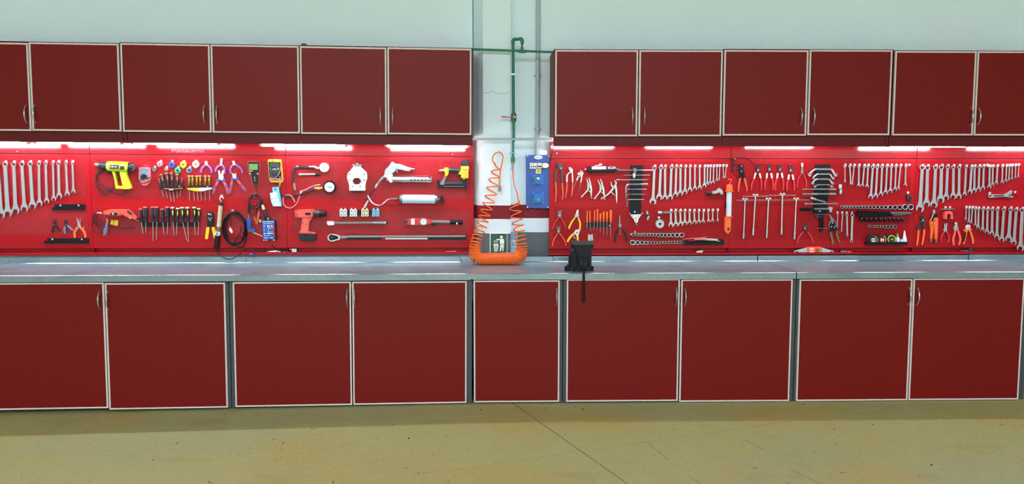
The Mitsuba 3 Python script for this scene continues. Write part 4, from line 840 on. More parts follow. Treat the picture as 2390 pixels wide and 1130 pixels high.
obj('grip', lathe((924, 783), (1050, 783), [(0, 15), (.06, 19), (.94, 19), (1, 14)], 16, 12), 'steel', t); obj('end_cap', rod([(1050, 783), (1062, 783)], [15, 11], 16), 'black', t)
for i in range(3): obj('knurl', slab(rect(948+i*30, 778, 968+i*30, 788), 29, 31), 'dull_steel', t, False)
t = thing('torque_wrench', 'very long torque wrench with a ratchet head along the foot of the board', 'torque wrench')
obj('head', [slab(soft(unary_union([ell(500, 935, 48, 40), Polygon([(510, 896), (575, 912), (580, 954), (510, 972)])]), 4), 2, 34, 6)], 'steel', t); obj('ratchet', slab(soft(unary_union([circ(496, 933, 30), Polygon([(500, 905), (560, 922), (560, 946), (500, 962)])]), 3), 34, 38, 3), 'black_steel', t); obj('drive_square', slab(rect(484, 920, 510, 946), 38, 44, 2), 'gunmetal', t, False)
obj('neck', rod([(575, 930), (650, 930)], [16, 16], 18), 'chrome', t); obj('tube', [rod([(640, 924), (1852, 920)], [14, 14], 20)], 'chrome', t)
obj('back_plate', [slab(rect(632, 904, 1002, 954), 0, 12, 3), slab(rect(1468, 902, 1864, 954), 0, 12, 3)], 'black_steel', t, False, label='black holder plates behind the tube')
obj('scale', slab(rect(1040, 938, 1470, 952), 6, 16, 2), 'steel', t, False)
use('E')
t = thing('dial_torque_wrench', 'red dial torque wrench with a black grip', 'torque wrench')
obj('body', slab(soft(Polygon([(268, 772), (300, 744), (380, 735), (500, 735), (556, 756), (560, 790), (500, 808), (400, 810), (300, 806), (270, 796)]), 8), 6, 36, 10), 'handle_red', t)
obj('drive', [disc(290, 770, [(22, 34), (22, 40), (13, 41), (12, 37), (0, 37)], 14)], 'gunmetal', t); obj('label_plate', slab(rect(346, 742, 382, 802), 36, 37.5), 'white', t, False)
obj('dial_rim', disc(472, 773, [(38, 34), (38, 44), (32, 46), (32, 41)], 20), 'steel', t); obj('dial', dsk(472, 773, 32, 39, 42, 18), 'white', t); obj('needle', slab(line([(460, 764), (482, 782)], 4), 42, 43.5), 'black', t, False)
obj('shaft', rod([(556, 772), (740, 775)], [18, 18], 20), 'steel', t); obj('grip', lathe((738, 776), (868, 778), [(0, 18), (.06, 23), (.3, 21), (.36, 23), (.6, 21), (.66, 23), (.94, 23), (1, 18)], 20, 12), 'black', t); obj('tag', slab(rect(804, 780, 818, 800), 38, 41), 'white', t, False)
obj('clip', slab(rect(556, 796, 592, 814), 2, 20), 'black', t, False)
solo('metal_strip', slab(Polygon([(698, 1072), (800, 1068), (800, 1078), (698, 1080)]), 4, 10), 'pink', 'pale strip lying in the red tray below the nail gun', 'strip')
# ================================================================== pillar bay: pipes, hose, socket panel, sign
VP = .615                                    # pillar face
use('F', 'R', .55)
G = 'green pipework on the pillar'
t = thing('green_pipe', 'green horizontal air pipe with a tee, running between the two wall cabinet runs', 'pipe')
obj('pipe', rod([(94, 222), (480, 236), (870, 250)], 11, 0, sides=12), 'green', t); obj('tee', [rod([(526, 240), (590, 243)], 16, 0, sides=12), rod([(560, 240), (559, 206)], 14, 0, sides=12)], 'green', t)
t = thing('green_pipe', 'green vertical air pipe with a hooked top and a red-levered valve', 'pipe')
obj('riser', [rod([(559, 212), (559, 165)], 9, 0, sides=12)], 'green', t); obj('elbow', [rod([(560, 172, 0), (560, 140, 0), (548, 126, 0), (520, 126, 4)], [15, 17, 18, 14], 0, n=4, sides=12), rod([(520, 130, 0), (490, 128, -8), (474, 142, -12), (474, 176, -14)], [13, 17, 17, 15], 0, n=4, sides=12)], 'green', t)
obj('pipe', [rod([(474, 170, -14), (480, 1090, -22)], 13, -14, sides=12)], 'green', t)
use('G', 'R', .55)
obj('pipe', [rod([(428, -20, -22), (427, 135, -26)], 11, -20, sides=12)], 'green', t); obj('coupling', slab(Polygon([(412, 130), (442, 130), (446, 150), (446, 178), (412, 178), (410, 150)]), -44, -2, 6), 'green', t)
obj('brass_nut', [rod([(427, 176), (427, 192)], [14, 13], -24)], 'brass', t); obj('quick_connector', [rod([(426, 190), (426, 208), (425, 216), (425, 236), (425, 252)], [9, 11, 8, 9, 7], -24)], 'steel', t)
use('F', 'R', .55)
obj('valve', lathe((480, 822), (479, 910), [(0, 20), (.15, 25), (.5, 27), (.85, 25), (1, 18)], -16, 14), 'green', t); obj('lever', [slab(soft(Polygon([(366, 851), (440, 856), (504, 848), (504, 872), (440, 864), (366, 867)]), 3), 12, 18, 2)], 'handle_red', t); obj('lever_bolt', dsk(490, 861, 7, 18, 22, 10), 'white_metal', t)
for y in (457,): obj('clamp', [slab(rect(452, y-9, 506, y+9), -60, 0, 2)], 'white', t, False)
use('G', 'R', .55); obj('clamp', [slab(rect(402, 94, 450, 104), -60, 0, 2)], 'pipe_grey', t, False)
use('F', 'R', .71)
t = thing('grey_conduit', 'grey vertical conduit pipe on the wall right of the green pipe', 'conduit')
obj('pipe', [rod([(722, -3150), (712, -250), (708, 470), (704, 960), (702, 1230)], 21, 0, sides=14)], 'pipe_grey', t)
for y in (466, 970): obj('clamp', [lathe((707, y-9), (707, y+9), [(0, 25), (1, 25)], 0, 14), slab(rect(672, y-5, 742, y+5), -30, 4, 1)], 'pipe_grey', t)
use('F', 'R', .53)
solo('cross_pipe', rod([(96, 1068), (838, 1070)], 11, 0, sides=12), 'pipe_grey', 'pale grey horizontal pipe crossing below the red-levered valve', 'pipe')
use('y', 'R', .74)
solo('cable_trunking', slab(rect(1146, 215, 1322, 300), 0, 40, 4), 'white', 'short white cable trunking box above the blue electrical board', 'trunking')
# ---- blue socket panel
use('x', 'R', .74)
t = thing('electrical_board', 'blue electrical board with breakers and two round-lidded sockets on the wall', 'socket panel')
obj('plate', slab(Polygon([(98, 92), (514, 92), (502, 1028), (102, 1022)]), 0, 46, 4), 'panel_blue', t, False)
for x, y in ((126, 110), (496, 110), (120, 1004), (482, 1004)): obj('screw', dsk(x, y, 13, 45, 49, 10), 'white_metal', t)
obj('badge', slab(ell(314, 131, 76, 33), 46, 48), 'white', t, False); obj('lettering', txt('HelCom', 262, 142, 20, 48.3, 368), 'gunmetal', t, False)
obj('breaker_window', slab(rect(166, 222, 452, 332), 46, 50), 'black', t, False)
obj('breaker', slab(rrect(162, 226, 286, 330, 5), 48, 62, 5), 'white', t, False); obj('breaker', slab(rrect(294, 226, 374, 330, 5), 48, 62, 5), 'white', t, False)
for i in range(3): obj('toggle', slab(rrect(178+i*38, 282, 200+i*38, 306, 4), 62, 70, 3), 'gunmetal', t, False)
obj('toggle', slab(rrect(306, 278, 362, 304, 4), 62, 70, 3), 'black', t, False); obj('toggle', slab(rrect(318, 300, 352, 326, 4), 62, 72, 3), 'white', t, False)
for q in ((172, 238, 270, 244), (172, 250, 240, 256), (304, 240, 350, 246)): obj('print', slab(rect(*q), 62, 62.8), 'dull_steel', t, False)
obj('warning_sign', slab(rect(268, 338, 358, 416), 46, 47.2), 'cream', t, False); obj('warning_field', slab(rect(280, 346, 350, 406), 47.2, 48), 'yellow', t, False); obj('warning_bolt', slab(unary_union([line([(324, 352), (306, 378), (326, 376), (310, 402)], 5)]), 48, 48.8), 'black', t, False)
for k, (cx_, cy_, w_, h_, st_) in enumerate(((310, 528, 92, 84, (310, 502)), (306, 842, 104, 100, (312, 876)))):
    s_ = obj('socket', slab(rrect(cx_-w_, cy_-h_, cx_+w_, cy_+h_*.9, 14), 46, 56, 5), 'socket_blue', t, False)
    obj('lid', slab(soft(unary_union([rrect(cx_-w_*.76, cy_-h_*.8, cx_+w_*.8, cy_+h_*.62, 10), ell(cx_, cy_+h_*.35, w_*.74, h_*.55)]), 6), 56, 76, 8), 'socket_blue', s_)
    obj('hinge', rod([(cx_-w_*.5, cy_-h_*.84), (cx_+w_*.5, cy_-h_*.84)], 8, 62), 'socket_blue', s_); obj('catch', slab(ell(cx_, cy_+h_*.92, w_*.24, 10), 50, 78, 4), 'socket_blue', s_)
    for dx in (-.82, .82):
        for dy in (-.84, .78): obj('screw', dsk(cx_+dx*w_, cy_+dy*h_, 10, 55, 59, 8), 'sky_blue', s_)
    obj('sticker', slab(Polygon([(st_[0]-26, st_[1]-18), (st_[0]+26, st_[1]-14), (st_[0]+26, st_[1]+20), (st_[0]-26, st_[1]+14)]), 76, 77), 'cream' if k == 0 else 'bright_green', s_, False)
t = thing('mains_plug', 'white mains plug with a black lead in the blue electrical board', 'plug')
obj('body', slab(soft(Polygon([(384, 246), (400, 232), (460, 230), (500, 268), (508, 274), (500, 284), (462, 320), (404, 322), (384, 306)]), 8), 62, 92, 12), 'white', t); obj('face', dsk(428, 276, 34, 90, 96, 16), 'off_white', t); obj('screw', dsk(438, 276, 9, 96, 98, 8), 'brass', t)
obj('lead', cable([(504, 276, 78), (516, 258, 76), (524, 240, 72), (526, 180, 70), (530, 140, 70), (548, 80, 90), (562, 20, 130), (562, -60, 180), (548, -90, 210)], 4.5, n=5), 'black', t)
# ---- waste sign and sticker
use('w', 'R', VP)
t = thing('waste_sign', 'green waste sign with a white figure dropping litter, behind the orange hose', 'sign')
obj('board', slab(rect(374, 594, 664, 1020), 0, 4), 'white', t, False); obj('field', slab(rrect(388, 606, 656, 1006, 8), 4, 5), 'sign_green', t, False)
obj('head', slab(circ(567, 660, 23, 8), 5, 5.8), 'white', t, False)
obj('figure', slab(unary_union([Polygon([(482, 692), (598, 690), (612, 705), (612, 766), (607, 772), (545, 772), (540, 712), (482, 708)]), Polygon([(548, 782), (608, 778), (600, 896), (586, 896), (578, 820), (558, 896), (538, 894)])]), 5, 5.8), 'white', t, False)
obj('litter', slab(Polygon([(450, 716), (504, 722), (496, 754), (444, 746)]).difference(Polygon([(458, 724), (496, 728), (490, 746), (452, 740)])), 5, 5.8), 'white', t, False)
bsk = Polygon([(430, 772), (522, 772), (520, 784), (506, 896), (446, 896), (434, 784)])
obj('basket', slab(bsk.difference(unary_union([rect(444+i*16, 794+j*22, 453+i*16, 810+j*22) for i in range(4) for j in range(4)])), 5, 5.8), 'white', t, False)
obj('lettering', txt('RESIDUOS', 400, 968, 34, 5.8, 636), 'white', t, False)
use('w', 'R', .74)
t = thing('wall_label', 'white and pale blue label sheet with dark letters, behind the right leg of the hose', 'label')
obj('sheet', slab(rect(700, 588, 824, 1000), 0, 2), 'pale_blue', t, False); obj('sheet_top', slab(Polygon([(700, 592), (822, 592), (820, 690), (700, 720)]), 2, 2.6), 'sky_blue', t, False); obj('lettering', txt('utt', 730, 796, 32, 3, 796, 0, .4, False), 'gunmetal', t, False)
obj('lettering_mark', slab(Polygon([(732, 750), (742, 736), (752, 750)]), 2, 3), 'panel_blue', t, False); obj('stripe', slab(rect(700, 850, 822, 862), 2, 2.6), 'sky_blue', t, False)

# ---- orange coiled air hose
use('G', 'R', .56)
t = thing('coiled_air_hose', 'bright orange coiled air hose hanging in a U from a hook to the green pipe', 'hose')
def lead(pts, n=8): P = spline(pts, n); return loc(P[:, 0], P[:, 1], P[:, 2])
tube_r = 5.2*mpp(300, 900)
# the axis of the coil: x, y, height towards the viewer in mm, coil radius, pitch
AX = np.array([(298, 200, -10, 22, 58), (286, 235, -6, 30, 62), (274, 300, 0, 44, 72), (256, 380, 8, 46, 74), (239, 455, 12, 46, 70), (221, 522, 14, 46, 64), (201, 585, 18, 46, 58), (184, 642, 24, 46, 54), (166, 695, 32, 46, 48), (151, 742, 42, 46, 44), (135, 787, 54, 46, 38),
               (120, 835, 68, 46, 32), (110, 872, 80, 46, 24), (103, 905, 88, 47, 15), (101, 935, 90, 47, 11), (107, 965, 90, 47, 10.5), (126, 992, 90, 47, 10.5), (158, 1006, 90, 47, 10.5), (220, 1008, 90, 47, 10.5), (300, 1008, 90, 47, 10.5), (380, 1008, 90, 47, 10.5), (438, 1006, 90, 47, 10.5),
               (474, 992, 90, 47, 10.5), (495, 964, 90, 47, 11), (503, 928, 88, 47, 14), (502, 890, 82, 46, 24), (498, 850, 72, 46, 34), (490, 810, 60, 46, 36), (480, 760, 46, 45, 44), (470, 712, 34, 45, 54), (460, 655, 26, 46, 62), (450, 592, 18, 46, 66), (442, 535, 10, 45, 64), (440, 522, 6, 44, 60)], float)
A3 = loc(AX[:, 0], AX[:, 1], AX[:, 2]); s_ = mpp(300, 900)
wtz = WT+AX[:, 3]*s_+tube_r+.002
A3[:, 2] = np.where(AX[:, 1] > 985, np.maximum(A3[:, 2], wtz), A3[:, 2])
A3[(AX[:, 1] > 1000), 2] = (WT+47*s_+tube_r+.002)
Q = spline([tuple(p) for p in A3], 10); k_ = np.linspace(0, len(AX)-1, len(Q)); rad = np.interp(k_, np.arange(len(AX)), AX[:, 3])*s_; pit = np.interp(k_, np.arange(len(AX)), AX[:, 4])*s_
sl = np.concatenate([[0], np.cumsum(np.linalg.norm(np.diff(Q, axis=0), axis=1))]); turns = np.concatenate([[0], np.cumsum(np.diff(sl)/(.5*(pit[1:]+pit[:-1])))])
nt = int(turns[-1]*16); tt = np.linspace(0, turns[-1], nt); ss = np.interp(tt, turns, sl)
C = np.stack([np.interp(ss, sl, Q[:, i]) for i in range(3)], 1); Rr = np.interp(ss, sl, rad)
tg = np.gradient(C, ss, axis=0); tg /= np.linalg.norm(tg, axis=1, keepdims=True)
n1 = np.array([0, -1., 0])-tg*(tg @ np.array([0, -1., 0]))[:, None]; n1 /= np.linalg.norm(n1, axis=1, keepdims=True); n2 = np.cross(tg, n1)
ph = 2*np.pi*tt+1.2
HL = C+Rr[:, None]*(np.cos(ph)[:, None]*n1+np.sin(ph)[:, None]*n2)
head_ = lead([(313, 345, 20), (315, 300, 22), (322, 235, 22), (336, 175, 20), (340, 125, 18), (322, 96, 16), (300, 94, 14), (270, 108, 12), (252, 142, 12), (256, 172, 14), (276, 192, 18)])
tail_ = lead([(488, 520, 8), (482, 512, 18), (470, 500, 20), (468, 470, 6), (455, 420, -8), (440, 375, -16), (430, 320, -22), (426, 270, -24), (425, 252, -24)])
obj('hose', [wr(*sweep(np.vstack([head_, HL]), tube_r, 7)), wr(*sweep(np.vstack([HL[-6:], tail_[4:]]), tube_r, 7))], 'hose_orange', t)
obj('coupler', [rod([(313, 340), (313, 366), (314, 378)], [7, 9, 8], 20)], 'steel', t); obj('coupler_body', slab(rrect(300, 384, 328, 426, 3), 12, 30, 4), 'dull_steel', t)
hk_ = thing('wall_hook', 'small white hook on the pillar holding up the orange hose', 'hook')
obj('arm', [rod([(304, 84, -58), (305, 90, -10), (306, 94, 22), (306, 84, 30)], 4, 0), rod([(296, 90, -58), (318, 94, -40)], 4, 0)], 'white_metal', hk_); obj('base', slab(rrect(294, 74, 316, 96, 3), -60, -56), 'white_metal', hk_, False)

# ---- bench vise
t = thing('bench_vise', 'black bench vise with a long hanging handle, mounted at the front of the worktop', 'vise')
use('n', 'R', .11)
zb = WT
def vz(y, v): st['vb'] = v
def sv(p, v0, v1, bev=4): st['vb'] = v1; return slab(p, 0, (v1-v0)*1000, bev)
base = unary_union([ell(280, 560, 218, 40), rect(140, 530, 430, 600)])
c0 = at(1310+280/6.278, 540+590/6.278, .03)
ub = float(c0[0])
P = unary_union([Point(ub-.045, .15).buffer(.05, 8), Point(ub+.045, .15).buffer(.05, 8), sbox(ub-.07, .08, ub+.07, .22), Point(ub, .15).buffer(.085, 8)])
V, F = ext(P, .028); m0 = (world(V+[0, 0, WT+.0005]), F)
V, F = ext(sbox(ub-.055, .085, ub+.055, .21).buffer(.012), .03); m1 = (world(V+[0, 0, WT+.028]), F)
lug = lambda x: J((world(ext(Point(ub+x, .12).buffer(.027, 8), .031)[0]+[0, 0, WT+.0005]), ext(Point(ub+x, .12).buffer(.027, 8), .031)[1]))
obj('base', [m0, m1, lug(-.078), lug(.078)], 'black_steel', t)
obj('bolt', [wr(*sweep(np.array([[ub+x, .12, WT+.03], [ub+x, .12, WT+.045]]), .011, 6, cap=0)) for x in (-.08, .08)], 'gunmetal', t)
obj('body', [sv(soft(Polygon([(145, 290), (190, 250), (440, 250), (445, 300), (442, 560), (150, 560)]), 8), .08, .2, 8)], 'black_steel', t)
obj('front_jaw', [sv(soft(Polygon([(172, 186), (470, 186), (440, 290), (436, 392), (240, 392), (222, 300)]), 6), .05, .09, 10)], 'black_steel', t)
obj('jaw_plate', [sv(Polygon([(146, 152), (478, 152), (474, 182), (470, 200), (168, 200), (148, 180)]), .045, .085, 5)], 'gunmetal', t)
obj('rear_jaw', [sv(Polygon([(142, 146), (474, 146), (470, 250), (150, 280)]), .095, .15, 5)], 'black_steel', t)
obj('slide_box', [sv(soft(Polygon([(250, 385), (390, 385), (386, 402), (386, 500), (380, 550), (246, 548)]), 5), .02, .1, 6), sv(rect(240, 392, 392, 408), .015, .1, 3)], 'black_steel', t)
obj('rib', [sv(Polygon([(142, 286), (180, 250), (186, 262), (150, 300)]), .07, .12, 2)], 'gunmetal', t)
obj('anvil_lug', sv(rrect(112, 372, 150, 516, 8), .12, .17, 4), 'black_steel', t)
st['vb'] = .03
obj('screw', [disc(326, 474, [(38, -20), (40, 0), (40, 50), (34, 58), (0, 58)], 18)], 'gunmetal', t)
obj('handle_bar', [rod([(330, 430), (330, 1010)], 17, 66, sides=12)], 'black', t); obj('handle_end', [rod([(330, 1004), (330, 1030)], 19, 66, sides=12), rod([(330, 424), (330, 444)], 20, 66, sides=12)], 'black', t)
# ================================================================== right boards
use('p')
def pump(label, head, mouth, piv, arms, grips, w, gr, jm, hm, group=None, slot=None, pr=None):
    t = thing('water_pump_pliers', label, 'pliers', group)
    hd = soft(Polygon(head), 5).difference(Polygon(mouth))
    obj('jaws', [slab(hd, 6, 18, 4), *[slab(soft(line(a, w*(1 if i else 1.15)).difference(line(slot, w*.3)) if slot and i == 0 else line(a, w), 2), 4+i*4, 13+i*4, 3) for i, a in enumerate(arms)]], jm, t, label='steel jaws with a slotted joint')
    obj('rivet', dsk(*piv, pr or w*.42, 14, 20, 12), 'steel', t)
    for g in grips: obj('handle', rod(g, [gr*.95, gr*1.05, gr, gr*.75], 11, flat=.75, n=4), hm, t)
G = 'water pump pliers beside the blue board'
pump('large grey water pump pliers with long red grips, nearest the blue electrical board', [(272, 200), (300, 178), (340, 186), (405, 236), (418, 300), (400, 360), (340, 340), (300, 270)], [(300, 206), (318, 200), (345, 236), (330, 244)], (372, 308), [[(365, 315), (300, 355), (252, 430), (252, 625)], [(385, 290), (396, 420), (396, 630)]], [[(252, 620), (258, 720), (264, 850), (244, 1045)], [(394, 625), (402, 720), (414, 850), (400, 1000)]], 42, 17, 'gunmetal', 'coral', G, [(335, 350), (272, 432)])
pump('chrome water pump pliers with red grips, middle of three next to the blue board', [(536, 300), (548, 282), (580, 284), (628, 326), (634, 380), (600, 400), (566, 372), (544, 330)], [(558, 304), (574, 304), (594, 326), (584, 332)], (592, 386), [[(590, 390), (545, 420), (500, 480), (502, 615)], [(612, 370), (624, 480), (626, 612)]], [[(502, 612), (502, 720), (490, 830), (462, 955)], [(626, 610), (624, 720), (615, 830), (598, 935)]], 30, 15, 'chrome', 'coral', G, [(572, 410), (520, 476)])
pump('small chrome water pump pliers with tan grips, third from the blue board', [(786, 372), (806, 366), (830, 358), (868, 412), (862, 440), (826, 470), (794, 470)], [(806, 380), (820, 376), (836, 404), (822, 410)], (806, 468), [[(806, 470), (750, 500), (722, 560), (712, 580)], [(836, 450), (822, 530), (806, 620)]], [[(714, 572), (690, 640), (660, 710), (628, 788)], [(806, 615), (795, 690), (780, 750), (766, 815)]], 28, 12, 'chrome', 'brown', G, [(786, 480), (750, 505)])
hook(762, 428, 5, 4.6)
use('H')
t = thing('air_grinder', 'black and silver air die grinder hanging at the top, right of the water pump pliers', 'air grinder')
obj('body', slab(soft(Polygon([(444, 200), (470, 178), (756, 178), (756, 232), (462, 232)]), 6), 6, 44, 10), 'black_steel', t); obj('housing', slab(soft(Polygon([(500, 176), (655, 172), (655, 205), (505, 206)]), 4), 44, 50, 4), 'white_metal', t, label='pale metal housing'); obj('name_plate', slab(rect(672, 176, 754, 200), 44, 48), 'steel', t, False); obj('print', slab(rect(690, 184, 730, 190), 48, 49), 'black', t, False)
obj('lever', [rod([(508, 186, 50), (545, 168, 58), (592, 158, 58), (616, 150, 54)], 5, 54), slab(rect(584, 142, 602, 168), 44, 56, 2)], 'white_metal', t); obj('collet', rod([(500, 200), (462, 204), (430, 206)], [16, 14, 8], 24), 'steel', t); obj('air_inlet', lathe((756, 204), (790, 198), [(0, 24), (.5, 22), (1, 16)], 24), 'dull_steel', t)
def locking(label, j1, j2, body, arm, lever, link, scr):
    t = thing('locking_pliers', label, 'pliers', 'locking pliers in a row of three')
    obj('jaws', [rod(j1, [11, 10, 4], 12, flat=.7), rod(j2, [12, 11, 4], 12, flat=.7), slab(circ(*j1[0], 17), 5, 20, 4)], 'steel', t)
    obj('body', rod(body, [13, 14, 12, 9], 13, flat=.7, n=3), 'chrome', t); obj('lower_arm', rod(arm, [13, 11, 8, 5], 12, flat=.7, n=3), 'chrome', t); obj('release_lever', rod(lever, [5, 4], 8), 'steel', t); obj('link', rod(link, [8, 6], 16, flat=.6), 'steel', t); obj('rivet', dsk(*j1[0], 7, 20, 22, 10), 'dull_steel', t)
    obj('adjusting_screw', [rod(scr, [6, 6], 13), ball(*scr[-1], 9, 13)], 'steel', t)
locking('long nose locking pliers, first of three bright locking pliers under the air grinder', [(470, 378), (462, 345), (446, 302)], [(490, 372), (484, 335), (470, 292)], [(488, 365), (496, 410), (496, 450), (498, 490)], [(472, 385), (458, 425), (424, 465), (386, 500)], [(420, 470), (400, 506)], [(466, 428), (488, 446)], [(498, 490), (500, 508)])
locking('long nose locking pliers, second of three bright locking pliers under the air grinder', [(600, 395), (586, 360), (566, 316)], [(618, 385), (610, 350), (592, 306)], [(616, 380), (626, 425), (632, 470), (638, 505)], [(600, 400), (588, 440), (560, 480), (524, 520)], [(556, 486), (544, 526)], [(598, 440), (622, 462)], [(638, 505), (640, 522)])
locking('curved jaw locking pliers, third and largest of three under the air grinder', [(734, 395), (712, 378), (704, 336)], [(752, 372), (762, 346), (738, 320)], [(752, 370), (762, 430), (764, 490), (766, 545)], [(734, 400), (704, 440), (660, 480), (598, 518)], [(650, 488), (616, 534)], [(712, 450), (744, 482)], [(766, 545), (768, 562)])
G = 'small snap ring pliers'
pliers('red-handled snap ring pliers at the lower left corner of its board, upper of two', (163, 692), [(152, 640), (176, 638)], [[(154, 712), (116, 764), (96, 810), (92, 836)], [(174, 712), (206, 764), (224, 810), (228, 836)]], 17, 6.5, 'handle_red', jm='dull_steel', group=G, tipw=.3)
pliers('snap ring pliers with thin orange handles, under the red-handled ones', (152, 860), [(138, 806), (166, 806)], [[(144, 882), (112, 930), (94, 975), (88, 1016)], [(164, 882), (200, 930), (224, 975), (231, 1010)]], 15, 5.5, 'orange', jm='dull_steel', group=G, tipw=.25)
pliers('long nose pliers with yellow grips above the vise', (346, 690), [(350, 634), (360, 632)], [[(326, 714), (290, 765), (268, 810), (262, 832)], [(358, 712), (376, 760), (380, 800), (372, 856)]], 18, 9.5, 'yellow', jm='steel', tipw=.25)
t = thing('wire_stripper', 'wire stripper with yellow grips, half hidden by the top of the vise', 'wire stripper')
obj('head', [slab(soft(Polygon([(330, 846), (366, 838), (374, 870), (362, 906), (346, 930), (336, 900), (310, 880), (318, 870)]), 4), 6, 20, 4), rod([(318, 900), (316, 930), (338, 930)], 4, 14, n=3)], 'white_metal', t); obj('rivet', dsk(348, 872, 8, 20, 23, 8), 'gunmetal', t)
obj('handle', rod([(314, 884), (290, 905), (262, 940), (246, 970)], [10, 13, 13, 11], 13, flat=.7, n=3), 'yellow', t); obj('handle', rod([(354, 914), (354, 960), (352, 985)], [11, 12, 12], 13, flat=.7), 'yellow', t)
magbar('black bar with eight orange handled tools in a row, above the vise', (436, 768, 716, 814), [(450, 798), (692, 798)], h=10)
for i, (x, y0, y1, xt, yt, r, thin) in enumerate(((453, 645, 770, 452, 830, 9, 1), (482, 645, 752, 490, 855, 9, 1), (533, 638, 744, 521, 850, 9, 1), (563, 628, 748, 557, 850, 11, 1), (593, 670, 758, 590, 868, 12, 0), (627, 652, 758, 627, 900, 13, 0), (662, 652, 758, 662, 900, 13, 0), (702, 636, 770, 700, 935, 16, 0))):
    if thin:
        t = thing('needle_file', f'slim file with an orange handle, {ORD[i+1]} of eight on the bar above the vise', 'file', 'orange handled tools on the bar')
        obj('handle', rod([(x, y0), ((x+xt)/2*.3+x*.7, y1)], [r*.9, r], 16, sides=6), 'orange', t); obj('blade', rod([(x, y1-4), (xt, yt)], [3.6, 3], 14), 'steel', t)
    else: driver(f'screwdriver with a round orange handle, {ORD[i+1]} of eight on the bar above the vise', (x, y0), (x, y1), (xt, yt), r, 'orange', group='orange handled tools on the bar', sr=3.6, h=16)
t = pliers('slim long nose pliers with dark grips, right of the eight orange handled tools', (800, 795), [(793, 690), (798, 690)], [[(788, 824), (768, 860), (754, 910), (748, 972)], [(814, 822), (840, 850), (862, 900), (868, 970)]], 15, 9.5, 'rubber', jm='dull_steel', tipw=.18)
obj('spring', rod([(796, 826), (792, 860), (800, 894), (808, 880), (812, 830)], 2, 12, n=4), 'pale_red', t)
t = thing('die_block', 'small notched steel block behind the right corner of the vise', 'block')
obj('block', slab(Polygon([(462, 892), (478, 890), (480, 900), (498, 900), (500, 890), (514, 892), (514, 962), (462, 962)]), 2, 24, 4), 'steel', t, False)
for x, y in ((474, 912), (490, 930), (504, 915), (474, 942), (500, 945)): obj('hole', slab(circ(x, y, 5, 4), 24, 24.6), 'gunmetal', t, False)
for y in (928, 950): obj('pin', rod([(512, y), (524, y+2)], 3, 12), 'steel', t)
use('h')
t = thing('hex_key_rack', 'tall black rack board holding hex keys and sliding bars', 'tool rack')
obj('board', slab(Polygon([(168, 48), (392, 40), (378, 300), (352, 560), (344, 905), (150, 905), (160, 500), (172, 200)]), 0, 16, 6), 'black_steel', t, False)
for y in (200, 330, 430, 520, 610, 780): obj('edge_lug', slab(rect(352-(y-200)*.02, y-14, 372-(y-200)*.02, y+14), 8, 22, 2), 'black', t, False)
obj('screw', dsk(238, 862, 15, 15, 20, 10), 'white_metal', t)
t = thing('sliding_bar', 'long steel sliding T bar at the top of the hex key rack', 'T bar'); obj('bar', rod([(-62, 130), (548, 130)], 13, 30, sides=10), 'steel', t); obj('slider', [slab(soft(Polygon([(218, 96), (268, 92), (270, 140), (254, 190), (226, 186)]), 4), 18, 52, 5)], 'dull_steel', t)
t = thing('sliding_bar', 'short steel sliding bar with a white slider, second on the hex key rack', 'T bar'); obj('bar', rod([(46, 219), (506, 219)], 10, 30, sides=10), 'steel', t); obj('slider', [slab(soft(Polygon([(210, 188), (248, 186), (248, 244), (240, 270), (220, 268), (210, 240)]), 3), 18, 52, 5)], 'white_metal', t)
t = thing('extension_bar', 'steel socket extension bar, third tool down on the hex key rack', 'extension bar'); obj('bar', rod([(-70, 300), (460, 298)], 14, 30, sides=10), 'steel', t); obj('end', [lathe((-92, 300), (-30, 300), [(0, 19), (.9, 19), (1, 14)], 30)], 'steel', t); obj('drive', rod([(460, 298), (504, 298)], [11, 11], 30, sides=4), 'dull_steel', t)
G = 'hex keys on the black rack'
for lab, p, r, m in (('thickest hex key, bent at its left end, uppermost of the four on the rack', [(84, 528), (84, 450), (96, 405), (134, 381), (200, 380), (466, 378)], 18, 'steel'), ('straight looking hex key, second of the four on the rack', [(84, 620, 8), (84, 510, 11), (96, 478, 18), (130, 467, 26), (438, 467, 26)], 12, 'steel'),
                     ('dark hex key bent at its left end, third of the four on the rack', [(94, 700), (90, 620), (102, 575), (136, 556), (425, 558)], 12, 'dull_steel'), ('thinnest hex key, lowest of the four on the rack', [(104, 770, 7), (104, 700, 10), (112, 668, 18), (132, 648, 24), (404, 647, 26)], 9.5, 'steel')):
    solo('hex_key', rod(p, r, 26, n=4, sides=6), m, lab, 'hex key', G)
t = thing('three_leg_plate', 'white three-cornered metal plate with small arms under the hex key rack', 'puller')
obj('plate', slab(soft(Polygon([(160, 915), (334, 905), (346, 930), (302, 990), (292, 1052), (240, 1052), (226, 1000), (182, 950)]), 8), 16, 34, 6), 'white_metal', t)
for p in (((176, 925), (148, 895), (144, 878)), ((330, 920), (370, 895), (384, 876)), ((265, 1040), (262, 1085), (280, 1098))): obj('arm', rod(list(p), [16, 15, 12], 20), 'steel', t)
for x, y in ((202, 940), (300, 938), (262, 1022)): obj('hole', slab(circ(x, y, 9, 4), 34, 35), 'dull_steel', t, False)
obj('grip_slot', slab(rect(236, 972, 272, 984), 34, 35), 'gunmetal', t, False)
t = thing('universal_joint', 'bent chrome universal joint between the white plate and the pipe disc', 'universal joint'); obj('upper_yoke', rod([(448, 850), (462, 905)], [24, 26], 16, sides=10), 'chrome', t); obj('pin_block', ball(472, 920, 22, 18), 'gunmetal', t); obj('lower_yoke', rod([(482, 935), (462, 1005)], [26, 24], 16, sides=10), 'chrome', t)
use('I')
G = 'combination wrenches in the row of eighteen'
